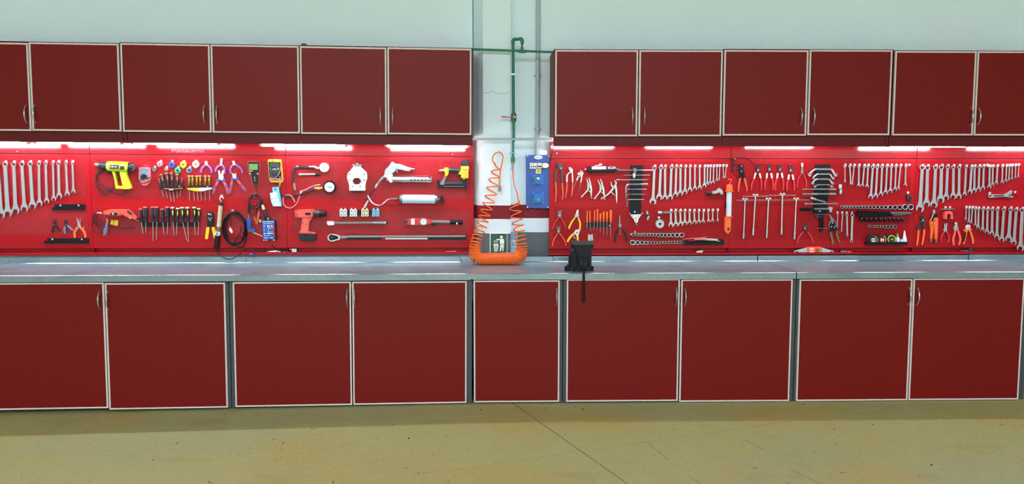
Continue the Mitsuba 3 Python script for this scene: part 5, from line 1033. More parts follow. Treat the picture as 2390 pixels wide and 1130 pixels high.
for i, (x, y, r, a, b, c, w) in enumerate(((350, 190, 23, 335, 545, 36, 30), (417, 187, 22, 402, 500, 33, 29), (462, 187, 19, 463, 504, 28, 26), (530, 185, 20, 518, 500, 29, 27), (580, 185, 18, 573, 473, 26, 24), (625, 185, 17, 624, 458, 27, 24), (678, 185, 15, 673, 446, 26, 22), (726, 185, 15, 725, 423, 25, 21), (777, 185, 13, 778, 409, 22, 19),
                                           (827, 185, 13, 829, 400, 22, 19), (880, 183, 12, 878, 380, 22, 19), (911, 183, 12, 907, 360, 18, 15), (942, 182, 11, 938, 350, 17, 14), (975, 182, 11, 971, 343, 17, 14), (1009, 180, 10, 1008, 323, 14, 11), (1040, 180, 9, 1033, 312, 12, 10), (1075, 178, 9, 1080, 296, 11, 9), (1110, 178, 9, 1096, 288, 11, 9))):
    wrench(x, y, r, a, b, c, w, f'silver combination wrench, {ORD[i+1]} from the left in the long row beside the hex key rack', G)
G = 'stubby wrenches in the row of eleven'
for i, (x, y, r, a, b, c, w) in enumerate(((522, 654, 17, 525, 793, 27, 22), (571, 652, 16, 578, 788, 26, 22), (622, 652, 16, 628, 781, 25, 21), (670, 652, 15, 672, 774, 25, 21), (720, 652, 15, 722, 770, 23, 20), (769, 652, 14, 775, 765, 22, 19), (818, 652, 13, 820, 760, 19, 16), (868, 650, 12, 864, 756, 19, 15), (917, 650, 12, 922, 752, 18, 14), (965, 648, 11, 963, 748, 17, 13), (1016, 646, 10, 1018, 746, 13, 10))):
    wrench(x, y, r, a, b, c, w, f'stubby combination wrench, {ORD[i+1]} from the left in the short row under the tube cutter', G, 'stubby_wrench')
t = thing('tube_cutter', 'small tube cutter with a black knob, left of the orange work lamp', 'tube cutter'); obj('knob', lathe((902, 458), (952, 452), [(0, 20), (.2, 24), (.9, 24), (1, 18)], 24), 'rubber', t); obj('screw', rod([(950, 452), (985, 446)], [12, 14], 24), 'steel', t); obj('frame', slab(soft(Polygon([(962, 436), (1000, 430), (1030, 402), (1060, 416), (1076, 440), (1070, 470), (1050, 468), (1040, 450), (1000, 462), (968, 466)]), 4), 12, 36, 6), 'steel', t); obj('roller', rod([(1052, 462), (1070, 460)], 10, 24), 'white_metal', t); obj('spring_arm', rod([(1012, 412), (1030, 398), (1048, 412)], 4, 30), 'dull_steel', t)
t = thing('universal_joint', 'chrome universal joint lying flat, left of the stubby wrenches', 'universal joint'); obj('upper_yoke', lathe((384, 660), (430, 662), [(0, 16), (.1, 18), (.9, 18), (1, 14)], 16), 'chrome', t); obj('pin_block', ball(442, 662, 14, 18), 'dull_steel', t); obj('lower_yoke', rod([(450, 662), (505, 660)], [15, 11], 16), 'chrome', t)
t = thing('pipe_disc', 'grey round filter disc with a square drive hole on a hook', 'filter disc'); obj('disc', disc(407, 780, [(46, 4), (48, 10), (48, 18), (44, 22), (24, 22), (24, 26), (14, 26), (12, 16), (0, 16)], 24), 'steel', t); obj('square_hole', slab(rect(397, 772, 419, 794), 16, 17), 'black', t, False); hook(398, 714, 5.2, 5)
obj('pin', rod([(350, 740), (372, 756)], 3, 14), 'brown', t); obj('pin', rod([(440, 728), (480, 768)], 2.5, 14), 'brown', t)
use('r')
def rail(label, x0, x1, y0, y1):
    solo('socket_rail', slab(rect(x0, y0, x1, y1), 0, 6, 1), 'dull_steel', label, 'socket rail')
rail('steel socket rail, upper of the pair right of the vise', 255, 1300, 205, 250)
t = thing('socket_adapter', 'small chrome adapter with a round knob at the left end of the upper socket rail', 'adapter'); obj('body', lathe((262, 238), (300, 238), [(0, 22), (.8, 22), (1, 15)], 18), 'steel', t); obj('knob', ball(356, 186, 24, 16), 'chrome', t)
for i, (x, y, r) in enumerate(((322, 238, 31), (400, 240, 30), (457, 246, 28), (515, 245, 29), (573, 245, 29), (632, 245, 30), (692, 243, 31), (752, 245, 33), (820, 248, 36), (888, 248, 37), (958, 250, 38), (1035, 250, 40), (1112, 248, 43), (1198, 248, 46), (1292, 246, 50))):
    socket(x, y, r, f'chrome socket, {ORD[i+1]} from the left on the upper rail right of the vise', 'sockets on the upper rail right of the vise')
rail('steel socket rail, lower of the pair right of the vise', 252, 1320, 375, 415)
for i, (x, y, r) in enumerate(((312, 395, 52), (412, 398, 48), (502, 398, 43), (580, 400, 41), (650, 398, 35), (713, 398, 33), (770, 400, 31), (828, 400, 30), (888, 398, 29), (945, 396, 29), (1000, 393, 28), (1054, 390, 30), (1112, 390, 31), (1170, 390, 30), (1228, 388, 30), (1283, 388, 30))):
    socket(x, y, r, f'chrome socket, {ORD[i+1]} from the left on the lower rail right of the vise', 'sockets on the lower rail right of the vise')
t = thing('pen_tray', 'shallow black tray with pens at the right end of the lower socket rail', 'tray'); obj('bottom', slab(Polygon([(1330, 344), (2110, 330), (2144, 396), (2130, 404), (1345, 412)]), 0, 4), 'black_steel', t, False); obj('front', slab(Polygon([(1345, 400), (2138, 388), (2138, 410), (2112, 438), (1365, 440)]), 36, 42, 2), 'black_steel', t, False); obj('floor', slab(Polygon([(1345, 428), (2118, 424), (2112, 438), (1365, 440)]), 0, 40), 'black_steel', t, False); obj('end', slab(rect(1345, 345, 1360, 420), 0, 40), 'gunmetal', t, False)
G = 'pens in the black tray'
for lab, p, r, m in (('red pencil with a pale middle, leftmost in the black pen tray', [(1300, 332), (1420, 322), (1590, 302)], [5, 9, 9], 'pale_red'), ('orange-red pencil in the middle of the black pen tray', [(1560, 316), (1740, 296), (1800, 270)], [14, 14, 3], 'coral'), ('dark red pen lying low in the black pen tray', [(1400, 372), (1560, 352), (1740, 334)], [8, 11, 9], 'handle_red'), ('white pen at the right of the black pen tray', [(1540, 332), (1760, 322), (2010, 330)], [7, 10, 8], 'white'), ('pale yellow marker at the right end of the black pen tray', [(1760, 338), (1960, 350), (2070, 376)], [9, 14, 4], 'cream'), ('steel scriber in the black pen tray', [(1520, 352), (1760, 350), (1900, 372)], [4, 4, 2], 'steel')):
    solo('pen', rod(p, r, 20 if m in ('coral', 'white') else 12), m, lab, 'pen', G)
use('r', 'R', .69)
solo('small_box', slab(Polygon([(1582, 572), (1640, 558), (1716, 552), (1706, 596), (1586, 597)]), 4, 22, 3), 'cream', 'small pale box lying in the red tray under the black pen tray', 'box')
solo('metal_clip', slab(Polygon([(1505, 584), (1528, 580), (1535, 588), (1560, 578), (1560, 597), (1508, 597)]), 4, 10), 'gunmetal', 'small dark clip lying in the red tray beside the pale box', 'clip')
use('J')
t = thing('work_lamp', 'orange stick work lamp with a clear lens hanging on the seam between two boards', 'lamp')
obj('hook', rod([(100, 368), (108, 345), (120, 328), (118, 312), (102, 308), (88, 318)], 6, 22, n=4), 'coral', t); obj('cap', lathe((101, 364), (99, 442), [(0, 24), (.15, 32), (.8, 36), (.82, 44), (1, 44)], 36, 16), 'orange', t)
obj('lens', lathe((99, 440), (94, 702), [(0, 28), (1, 28)], 36, 14), 'lens', t); obj('back_shell', slab(Polygon([(118, 440), (130, 440), (124, 700), (110, 700)]), 6, 36, 3), 'purple', t); obj('collar', lathe((94, 700), (94, 714), [(0, 42), (1, 40)], 36, 16), 'orange', t)
obj('handle', slab(soft(Polygon([(60, 712), (124, 712), (118, 858), (104, 872), (100, 886), (74, 886), (72, 872), (58, 860)]), 4), 12, 56, 12), 'orange', t); obj('label_plate', slab(rect(80, 820, 104, 850), 56, 57.2), 'gunmetal', t, False); obj('switch', slab(rrect(60, 556, 72, 616, 3), 16, 34, 3), 'black', t)
use('j')
t = thing('hose_clamp_pliers', 'hose clamp pliers with red grips, a black cable and a remote jaw', 'pliers')
obj('remote_jaw', [rod([(130, 110), (118, 230), (106, 350), (100, 460)], [24, 26, 20, 12], 16, flat=.8)], 'black', t); obj('ferrule', [rod([(160, 135), (196, 112)], [12, 14], 20)], 'white_metal', t)
obj('arm', [rod([(150, 262), (225, 265), (310, 282)], [12, 13, 18], 14)], 'gunmetal', t); obj('arm', rod([(116, 440), (200, 410), (310, 375)], [8, 14, 18], 10), 'gunmetal', t)
obj('head', slab(soft(Polygon([(296, 280), (330, 264), (385, 272), (406, 320), (408, 420), (440, 520), (446, 628), (398, 632), (370, 510), (340, 520), (336, 630), (290, 632), (300, 500), (306, 380)]), 8), 4, 22, 6), 'black_steel', t); obj('rivet', dsk(350, 314, 20, 21, 25, 10), 'steel', t); obj('rivet', dsk(346, 448, 20, 21, 25, 10), 'steel', t)
obj('handle', rod([(312, 632), (290, 740), (272, 860), (264, 985)], [28, 27, 24, 20], 13, flat=.6, n=3), 'coral', t); obj('handle', rod([(420, 632), (452, 740), (482, 860), (500, 968)], [28, 27, 23, 17], 13, flat=.6, n=3), 'coral', t)
obj('cable', cable([(165, 110, 14), (280, 96, 9), (420, 106, 9), (560, 165, 5), (660, 265, 3), (722, 380, 3), (735, 500, 3), (700, 620, 3), (600, 690, 3), (480, 712, 3), (340, 685, 3), (220, 610, 3), (140, 530, 3), (110, 455, 8)], 6, n=5), 'black', t)
def clampp(label, hx, hy, tips, w1, w2, e1, e2, ww, gr, hw=34, z=('j',)):
    t = thing('angled_pliers', label, 'pliers', 'pliers with white grip labels')
    obj('head', [slab(soft(Polygon([(hx-hw*1.4, hy+hw*2), (hx-hw*1.1, hy), (hx-hw*.9, hy-hw*2), (hx, hy-hw*1.4), (hx+hw*.9, hy-hw*2), (hx+hw*1.1, hy), (hx+hw*1.4, hy+hw*2), (hx, hy+hw*1.6)]), hw*.2), 4, 16, hw*.2),
                 *[rod([(hx+s*hw*.8, hy-hw*1.6), tp], [hw*.4, hw*.32], 14) for s, tp in zip((-1, 1), tips)], *[rod([(tp[0]-hw*.6, tp[1]), (tp[0]+hw*.6, tp[1])], hw*.36, 22) for tp in tips]], 'gunmetal', t); obj('rivet', dsk(hx, hy, hw*.72, 16, 20, 12), 'steel', t)
    for (a, b), e in zip((w1, w2), (e1, e2)):
        obj('label_sleeve', rod([a, b], [ww, ww], 12, flat=.55), 'off_white', t, label='white label on the grip'); s = -1 if e[0] < hx else 1
        obj('handle', rod([b, (b[0]*.55+e[0]*.45+s*gr*.7, b[1]*.6+e[1]*.4), (b[0]*.2+e[0]*.8+s*gr*.5, b[1]*.25+e[1]*.75), e], [gr*.9, gr*1.05, gr, gr*.8], 12, flat=.6, n=3), 'handle_red', t)
clampp('angled hose clamp pliers with white grip labels, first of four, tilted right', 785, 420, [(802, 250), (880, 258)], ((722, 492), (678, 640)), ((825, 512), (850, 625)), (606, 960), (866, 960), 24, 23)
clampp('angled hose clamp pliers with white grip labels, second of four in the row', 1085, 400, [(1040, 255), (1132, 255)], ((1020, 505), (1008, 632)), ((1128, 505), (1150, 632)), (968, 950), (1172, 945), 26, 27)
clampp('angled hose clamp pliers with white grip labels, third of four in the row', 1365, 405, [(1308, 262), (1406, 262)], ((1300, 505), (1284, 630)), ((1408, 500), (1428, 620)), (1240, 970), (1440, 960), 27, 27)
use('J')
clampp('angled hose clamp pliers with white grip labels, fourth of four in the row', 750, 216, [(736, 160), (766, 158)], ((730, 262), (722, 312)), ((768, 262), (777, 314)), (712, 436), (782, 432), 11, 11, 14)
t = pliers('red-handled pliers with a flat pale jaw, right of the four labelled pliers', (868, 232), [(866, 180), (874, 180)], [[(858, 258), (832, 300), (820, 350), (815, 402)], [(882, 256), (902, 296), (914, 345), (912, 400)]], 14, 8, 'handle_red', jm='dull_steel', tipw=.5)
obj('jaw_plate', slab(rrect(862, 138, 882, 178, 3), 6, 18, 3), 'cream', t)
pliers('black-headed snap ring pliers with red grips, low right of the T-handle wrenches', (900, 828), [(882, 788), (920, 788)], [[(882, 866), (850, 900), (825, 945), (814, 985)], [(922, 866), (952, 900), (976, 945), (986, 985)]], 18, 9, 'handle_red', jm='gunmetal', tipw=.4)
for i, (bx0, bx1, by, sx0, sx1, sy1, sk, h) in enumerate(((178, 372, 531, 266, 251, 890, 936, 8), (241, 516, 489, 376, 354, 842, 900, 36), (378, 642, 529, 514, 497, 862, 930, 8), (526, 802, 479, 661, 652, 838, 892, 36), (670, 946, 528, 806, 790, 876, 944, 8))):
    t = thing('t_handle_wrench', f'long chrome T-handle socket wrench, {ORD[i+1]} of five from the left', 'T-handle wrench', 'T-handle wrenches in a row')
    obj('cross_bar', rod([(bx0, by+2), (bx1, by)], 6.5, h+10, sides=10), 'chrome', t); obj('shaft', rod([(sx0, by), (sx1, sy1)], [9, 8.5], h+2, sides=10), 'chrome', t); obj('collar', lathe((sx0+1, by-12), (sx0, by+16), [(0, 12), (1, 11)], h+8, 10), 'chrome', t)
    k = (sx1-sx0)/(sy1-by); obj('socket_end', lathe((sx1, sy1-10), (sx1+k*(sk-sy1), sk), [(0, 10), (.15, 13), (1, 13)], h+4, 10), 'steel', t)
    for d in (-17, 17): hook(sx0+d, by-15, 5, 4, prong=False)
use('K')
# ---- half-moon rack
use('k')
t = thing('half_moon_rack', 'tall black rack board holding half-moon wrenches and extension bars', 'tool rack'); obj('board', slab(Polygon([(268, 56), (478, 56), (462, 300), (440, 560), (436, 760), (240, 760), (250, 400)]), 0, 14, 6), 'black_steel', t, False); obj('screw', dsk(328, 722, 11, 13, 18, 10), 'white_metal', t)
for y in (150, 230, 300, 460, 540): obj('edge_lug', slab(rect(452-(y-150)*.05, y-12, 470-(y-150)*.05, y+12), 6, 20, 2), 'black', t, False)
for i, (xa, xb, ye, yt, r, er) in enumerate(((173, 540, 203, 122, 16, 27), (228, 505, 250, 192, 13, 20), (217, 498, 322, 264, 13, 21), (248, 488, 368, 344, 8, 18))):
    w = xb-xa
    t = solo('half_moon_wrench', [rod([(xa+er*.5, ye-er*.6), (xa+w*.12, yt+(ye-yt)*.4), (xa+w*.24, yt+2), (xa+w*.34, yt), (xa+w*.76, yt), (xa+w*.86, yt+4), (xb-w*.08, yt+(ye-yt)*.4), (xb-er*.4, ye-er*.6)], r, 24, n=4, flat=.7, sides=10)] + [disc(x, ye, [(er*.9, 16), (er, 20), (er, 32), (er*.9, 36), (er*.62, 36), (er*.58, 34), (er*.56, 18), (0, 17)], 14) for x in (xa, xb)], 'steel', f'half-moon wrench, {ORD[i+1]} from the top of the second black rack', 'wrench', 'half-moon wrenches on the rack')
def bar(label, x0, x1, y, r, ends, m='steel', name='extension_bar'):
    t = thing(name, label, 'extension bar', 'bars on the half-moon rack'); obj('bar', rod([(x0, y), (x1, y)], r, 26, sides=10), m, t)
    for a, b, rr in ends: obj('end', lathe((a, y), (b, y), [(0, rr), (.1, rr*1.05), (.9, rr*1.05), (1, rr*.8)], 26, 10), m, t)
bar('steel extension bar with a wide right end, first bar below the half-moon wrenches', 84, 550, 408, 12, [(78, 112, 14), (470, 556, 18)]); bar('steel stepped bar, second below the half-moon wrenches', 84, 546, 476, 14, [(78, 110, 15), (218, 300, 18), (470, 552, 20)], 'steel')
t = thing('extension_bar', 'short tilted socket key on the half-moon rack', 'extension bar'); obj('bar', rod([(236, 546), (408, 592)], 12, 28, sides=10), 'steel', t); obj('end', [rod([(214, 536), (266, 552)], [21, 21], 30, sides=12), disc(214, 536, [(16, 30), (17, 44), (12, 45), (0, 44)], 12)], 'chrome', t)
t = thing('flex_bar', 'steel handle with a small hole at its right end, above the black gripped ratchet', 'flex bar'); obj('bar', rod([(150, 618), (575, 615)], [12, 12], 28, sides=10), 'steel', t); obj('head', [lathe((106, 618), (158, 618), [(0, 17), (.1, 19), (.8, 18), (1, 12)], 28)], 'steel', t); obj('hole', slab(circ(562, 615, 5, 4), 46, 49), 'gunmetal', t, False)
t = thing('ratchet_handle', 'ratchet handle with a ribbed black grip, lowest tool on the half-moon rack', 'ratchet'); obj('grip', lathe((46, 694), (244, 690), [(0, 20), (.05, 24), (.9, 21), (1, 16)], 28), 'black', t)
for i in range(9): obj('grip_rib', disc(66+i*17, 680, [(7, 44), (6, 62), (0, 63)], 8), 'black', t, False)
obj('shaft', rod([(240, 690), (470, 688)], [13, 13], 28), 'steel', t); obj('head', [slab(rrect(456, 664, 510, 706, 8), 14, 46, 6)], 'steel', t); obj('drive', slab(rect(474, 708, 496, 734), 18, 34, 2), 'white_metal', t, False)
t = thing('bracket_tool', 'black double-bar clamp with two cross pins under the half-moon rack', 'clamp'); obj('side_bar', slab(Polygon([(326, 770), (348, 770), (346, 1010), (330, 1010)]), 4, 24, 3), 'black', t, False); obj('side_bar', slab(Polygon([(364, 770), (386, 770), (386, 985), (364, 990)]), 4, 24, 3), 'black', t, False); obj('block', slab(rect(272, 784, 390, 816), 2, 18, 3), 'gunmetal', t, False)
obj('pin', rod([(246, 769), (452, 770)], 5, 26), 'dull_steel', t); obj('pin', [rod([(268, 967), (430, 967)], 5, 26), ball(430, 967, 9, 26)], 'brown', t); obj('screw', [rod([(346, 960), (346, 1028)], [8, 7], 14)], 'black', t)
use('K')
t = thing('universal_joint', 'upright chrome universal joint right of the half-moon rack', 'universal joint'); obj('upper_yoke', slab(rrect(580, 364, 612, 408, 5), 6, 26, 4), 'chrome', t); obj('pin_block', slab(circ(595, 412, 13), 8, 28, 3), 'dull_steel', t); obj('lower_yoke', lathe((596, 414), (596, 466), [(0, 15), (.1, 18), (.9, 18), (1, 15)], 16), 'chrome', t)
t = thing('tin_snips', 'aviation snips with black joint and brown grips, left of the box wrenches', 'snips')
obj('blade', slab(Polygon([(472, 674), (484, 680), (530, 736), (552, 772), (556, 800), (520, 790), (496, 750)]), 14, 20, 2), 'dull_steel', t); obj('blade', slab(Polygon([(496, 730), (474, 770), (470, 810), (484, 860), (510, 850), (520, 780)]), 6, 13, 2), 'dull_steel', t)
obj('joint', slab(soft(Polygon([(490, 780), (530, 750), (556, 800), (562, 850), (540, 862), (524, 838), (516, 866), (484, 862)]), 4), 20, 26, 3), 'black', t)
for x, y in ((515, 770), (502, 812), (545, 802), (534, 820)): obj('bolt', dsk(x, y, 6, 26, 30, 8), 'white_metal', t)
obj('handle', rod([(490, 860), (498, 910), (512, 955), (514, 996)], [11, 15, 14, 12], 14, flat=.7, n=3), 'brown', t); obj('handle', rod([(552, 850), (558, 900), (572, 945), (588, 982)], [11, 13, 12, 10], 14, flat=.7, n=3), 'brown', t); obj('catch', rod([(562, 858), (584, 876)], [5, 8], 20), 'brown', t)
use('K', 'R', .69)
t = thing('spirit_level', 'small red and grey spirit level standing in the red tray', 'spirit level'); obj('body', slab(rect(246, 1023, 396, 1081), 2, 24, 3), 'coral', t, False); obj('end', slab(Polygon([(110, 1066), (244, 1030), (244, 1081), (110, 1081)]), 4, 22, 3), 'pipe_grey', t, False); obj('end', slab(Polygon([(398, 1030), (522, 1066), (522, 1081), (398, 1081)]), 4, 22, 3), 'pipe_grey', t, False)
obj('vial', slab(rect(272, 1036, 316, 1054), 24, 26.5), 'cream', t, False); obj('vial', slab(rect(272, 1068, 316, 1080), 24, 26.5), 'cream', t, False); obj('vial', slab(rect(336, 1042, 368, 1080), 24, 26.5), 'amber', t, False)
for x in (124, 486): obj('pad', slab(rect(x, 1072, x+26, 1081), 22, 24), 'black', t, False)
solo('metal_plate', slab(Polygon([(598, 1062), (660, 1062), (664, 1081), (598, 1081)]), 4, 12), 'dull_steel', 'small grey plate lying in the red tray below the box wrenches', 'plate')
solo('metal_strip', slab(Polygon([(668, 1066), (712, 1076), (712, 1081), (672, 1080)]), 4, 8), 'pale_red', 'thin pale strip lying in the red tray next to the small grey plate', 'strip')
use('L')
G = 'ratcheting wrenches in the row of fourteen'
for i, (x, y, r, a, b, c, w) in enumerate(((146, 175, 15, 146, 336, 13, 11), (198, 175, 15, 207, 361, 14, 16), (243, 175, 14, 222, 357, 12, 13), (294, 177, 17, 291, 378, 19, 18), (350, 178, 15, 331, 377, 17, 17), (390, 178, 17, 379, 386, 20, 18), (441, 180, 21, 418, 495, 27, 24), (488, 180, 20, 471, 486, 25, 23), (538, 178, 18, 525, 468, 24, 21), (590, 178, 18, 576, 449, 23, 20), (636, 178, 17, 626, 435, 22, 19), (685, 178, 16, 674, 417, 20, 18), (733, 176, 15, 709, 407, 18, 16), (788, 175, 15, 783, 370, 18, 16))):
    wrench(x, y, r, a, b, c, w, f'ratcheting combination wrench, {ORD[i+1]} from the left in the row above the socket rails', G, 'ratcheting_wrench', 'steel', ratchet=True)
hook(828, 156, 5.4, 5)
t = thing('impact_adapter', 'dark impact socket adapter on a hook at the right end of the ratcheting wrenches', 'adapter'); obj('body', disc(826, 512, [(24, 2), (26, 8), (26, 30), (22, 34), (14, 34), (12, 22), (0, 22)], 16), 'gunmetal', t); obj('neck', rod([(812, 474), (816, 500)], [12, 14], 12), 'gunmetal', t); hook(812, 450, 5, 5)
use('l')
for i, (xa, ya, ra, xb, yb, rb, w) in enumerate(((48, 348, 18, 34, 618, 13, 15), (144, 352, 20, 123, 690, 17, 20), (234, 362, 27, 240, 782, 24, 31), (344, 372, 36, 326, 890, 31, 44))):
    p = unary_union([Polygon([(xa-w*.45, ya), (xa+w*.45, ya), (xb+w*.5, yb), (xb-w*.5, yb)]), circ(xa, ya, ra), circ(xb, yb, rb)]).difference(unary_union([circ(xa, ya, ra*.62), circ(xb, yb, rb*.6)]))
    solo('box_wrench', [slab(p, 10, 16, 2)] + [slab(circ(x, y, r).difference(circ(x, y, r*.62)), 7, 20, 2) for x, y, r in ((xa, ya, ra), (xb, yb, rb))], 'steel', f'double ring box wrench, {ORD[i+1]} and {["smallest", "slim", "second largest", "largest"][i]} of the four beside the snips', 'wrench', 'box wrenches beside the snips')
    hook(xa-6, ya-ra-22, 4.2, 4.2)
rail('steel socket rail, uppermost and longest on the right boards', 100, 1560, 170, 220)
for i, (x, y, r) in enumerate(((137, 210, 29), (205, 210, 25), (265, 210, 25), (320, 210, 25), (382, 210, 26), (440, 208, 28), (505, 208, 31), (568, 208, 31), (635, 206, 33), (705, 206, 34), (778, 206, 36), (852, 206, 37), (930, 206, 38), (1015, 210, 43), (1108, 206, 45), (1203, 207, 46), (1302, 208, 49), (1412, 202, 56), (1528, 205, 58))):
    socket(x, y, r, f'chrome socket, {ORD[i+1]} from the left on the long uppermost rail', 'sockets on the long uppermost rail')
rail('steel socket rail with black impact sockets and small chrome sockets', 440, 1520, 300, 340)
for i, x in enumerate((478, 556, 636, 716, 796, 874, 950, 1024, 1096)):
    t = thing('impact_socket', f'black impact socket, {ORD[i+1]} from the left on the rail below the long chrome one', 'socket', 'black impact sockets on the rail')
    r = 46-i*2.2; obj('body', [rod([(x-22, 322, 6), (x+34, 366, 70)], [r, r], 30, sides=14, cap=.06)], 'black_steel', t); obj('groove', [rod([(x+16, 353, 52), (x+20, 356, 56)], [r*1.02, r*1.02], 30, sides=14, cap=.02)], 'gunmetal', t)
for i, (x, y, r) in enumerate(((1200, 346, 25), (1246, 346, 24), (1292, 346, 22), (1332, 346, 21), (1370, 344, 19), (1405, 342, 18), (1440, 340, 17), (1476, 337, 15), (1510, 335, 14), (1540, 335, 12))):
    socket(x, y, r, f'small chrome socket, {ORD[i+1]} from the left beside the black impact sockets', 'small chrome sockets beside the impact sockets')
rail('dark rail with ten black bit sockets', 500, 1390, 420, 450)
for i, x in enumerate((538, 630, 728, 822, 912, 1012, 1106, 1190, 1280, 1362)):
    t = thing('bit_socket', f'black bit socket, {ORD[i+1]} from the left on the dark rail', 'socket', 'black bit sockets on the dark rail')
    r = 38-i*1.2; obj('body', [lathe((x, 428), (x-8, 510), [(0, r), (.5, r*.95), (.55, r*.6), (1, r*.55)], 26, 12)], 'black_steel', t); obj('dot', disc(x, 440, [(10, 46), (9, 49), (0, 49)], 8), 'steel', t)
rail('short steel socket rail above the tape measures', 650, 1230, 575, 620)
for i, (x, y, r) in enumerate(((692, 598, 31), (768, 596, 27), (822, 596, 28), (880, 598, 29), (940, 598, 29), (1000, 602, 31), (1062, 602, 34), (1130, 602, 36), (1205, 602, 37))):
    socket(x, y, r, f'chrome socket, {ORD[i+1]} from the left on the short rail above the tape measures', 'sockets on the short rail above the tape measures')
t = thing('shelf', 'small black shelf carrying three tape measures and glue bottles', 'shelf'); obj('bottom', slab(rect(655, 950, 1466, 964), 0, 74), 'black_steel', t, False); obj('front', slab(Polygon([(652, 912), (1466, 912), (1466, 964), (652, 966)]), 74, 78), 'black_steel', t, False); obj('back', slab(rect(655, 900, 1466, 964), 0, 3), 'black_steel', t, False)
def tape(label, cx, cy, r, band, face, lab2):
    t = thing('tape_measure', label, 'tape measure', 'tape measures on the small shelf')
    p = unary_union([circ(cx, cy, r, 10), Polygon([(cx-r*1.1, cy+r*.1), (cx+r*.95, cy+r*.1), (cx+r*.95, cy+r*.86), (cx-r*1.14, cy+r*.86)])]).intersection(rect(0, 0, 3000, 948))
    obj('case', slab(soft(p, 8), 14, 60, 16), 'rubber', t); obj('band', slab(circ(cx, cy, r*.86, 10).difference(unary_union([circ(cx, cy, r*.74, 10), rect(cx-r*2, cy-r*2, cx+r*.3, cy+r*2)])) if face != 'lime' else circ(cx, cy, r*.98, 10).difference(circ(cx, cy, r*.8, 10)), 60, 63), band, t, False)
    obj('face_plate', slab(rrect(cx-r*.42, cy-r*.3, cx+r*.42, cy+r*.5, 8) if face != 'lime' else circ(cx, cy, r*.78, 10), 60, 62.5, 2), face if face != 'lime' else 'gunmetal', t, False)
    for dx in (-.24, .14): obj('print', slab(rect(cx+r*dx, cy-r*.08, cx+r*(dx+.22), cy+r*.2), 62.5, 63.3), lab2, t, False)
tape('black tape measure with a white face, left on the small shelf', 772, 866, 96, 'yellow', 'white', 'black'); tape('black tape measure with a reddish face, middle on the small shelf', 948, 864, 96, 'yellow', 'pale_red', 'white'); tape('round tape measure with a yellow-green rim, right on the small shelf', 1142, 856, 84, 'lime', 'lime', 'lime')
t = thing('glue_bottle', 'small green-topped bottle with a white base on the shelf', 'bottle'); obj('base', slab(soft(Polygon([(1242, 826), (1300, 822), (1314, 948), (1242, 948)]), 5), 20, 56, 8), 'white', t); obj('neck', lathe((1260, 826), (1260, 760), [(0, 30), (.4, 28), (.6, 18), (1, 16)], 38), 'bright_green', t); obj('cap', lathe((1260, 762), (1261, 738), [(0, 16), (1, 14)], 38), 'brass', t)
t = thing('glue_bottle', 'tall white glue bottle with a tapering nozzle on the shelf', 'bottle'); obj('body', lathe((1402, 948), (1400, 680), [(0, 46), (.38, 44), (.44, 36), (.75, 22), (.95, 14), (1, 10)], 38, 14), 'white', t); obj('collar', lathe((1401, 846), (1401, 832), [(0, 42), (1, 36)], 38, 14), 'pale_blue', t)
t = solo('small_box', slab(soft(rect(1326, 864, 1388, 948), 3), 20, 56, 4), 'pale_blue', 'low white box between the two glue bottles on the shelf', 'box')
# ---- far right board
use('M')
G = 'combination wrenches in the upper row of the far right board'
for i, (x, y, r, a, b, c, w) in enumerate(((138, 172, 27, 115, 571, 41, 36), (190, 174, 26, 180, 526, 35, 34), (268, 172, 24, 252, 533, 37, 34), (326, 170, 24, 318, 486, 38, 36), (386, 170, 20, 372, 463, 29, 28), (443, 170, 20, 440, 453, 31, 27), (500, 170, 19, 495, 455, 28, 26), (566, 172, 15, 552, 436, 21, 22), (620, 174, 16, 604, 413, 25, 24), (650, 172, 16, 645, 400, 23, 22), (696, 170, 16, 688, 386, 24, 22), (738, 168, 15, 732, 373, 21, 21),
                                           (797, 172, 14, 792, 363, 21, 20), (827, 170, 12, 823, 343, 17, 17), (872, 168, 13, 862, 326, 18, 18), (921, 166, 13, 918, 318, 17, 15), (961, 164, 10, 954, 306, 14, 13), (990, 162, 10, 982, 295, 13, 13), (1018, 160, 9, 1012, 285, 12, 11), (1050, 158, 9, 1046, 271, 12, 11), (1080, 156, 8, 1074, 261, 12, 11))):
    wrench(x, y, r, a, b, c, w, f'combination wrench, {ORD[i+1]} from the left in the upper row of the far right board', G)
hook(776, 148, 5.6, 6)
G = 'combination wrenches in the lower row of the far right board'
for i, (x, y, r, a, b, c, w) in enumerate(((567, 572, 9, 562, 679, 12, 12), (597, 574, 10, 592, 704, 14, 14), (627, 574, 10, 615, 711, 12, 14), (657, 577, 11, 657, 736, 15, 16), (688, 582, 13, 683, 761, 19, 19), (733, 582, 15, 727, 783, 21, 21), (776, 584, 16, 770, 803, 22, 22), (822, 584, 16, 818, 818, 25, 24), (873, 584, 17, 866, 850, 27, 26), (935, 584, 20, 915, 876, 28, 28), (1000, 584, 20, 982, 870, 35, 33), (1056, 590, 20, 1033, 906, 28, 30), (1114, 590, 24, 1098, 956, 37, 36))):
    wrench(x, y, r, a, b, c, w, f'combination wrench, {ORD[i+1]} from the left in the lower row of the far right board', G)
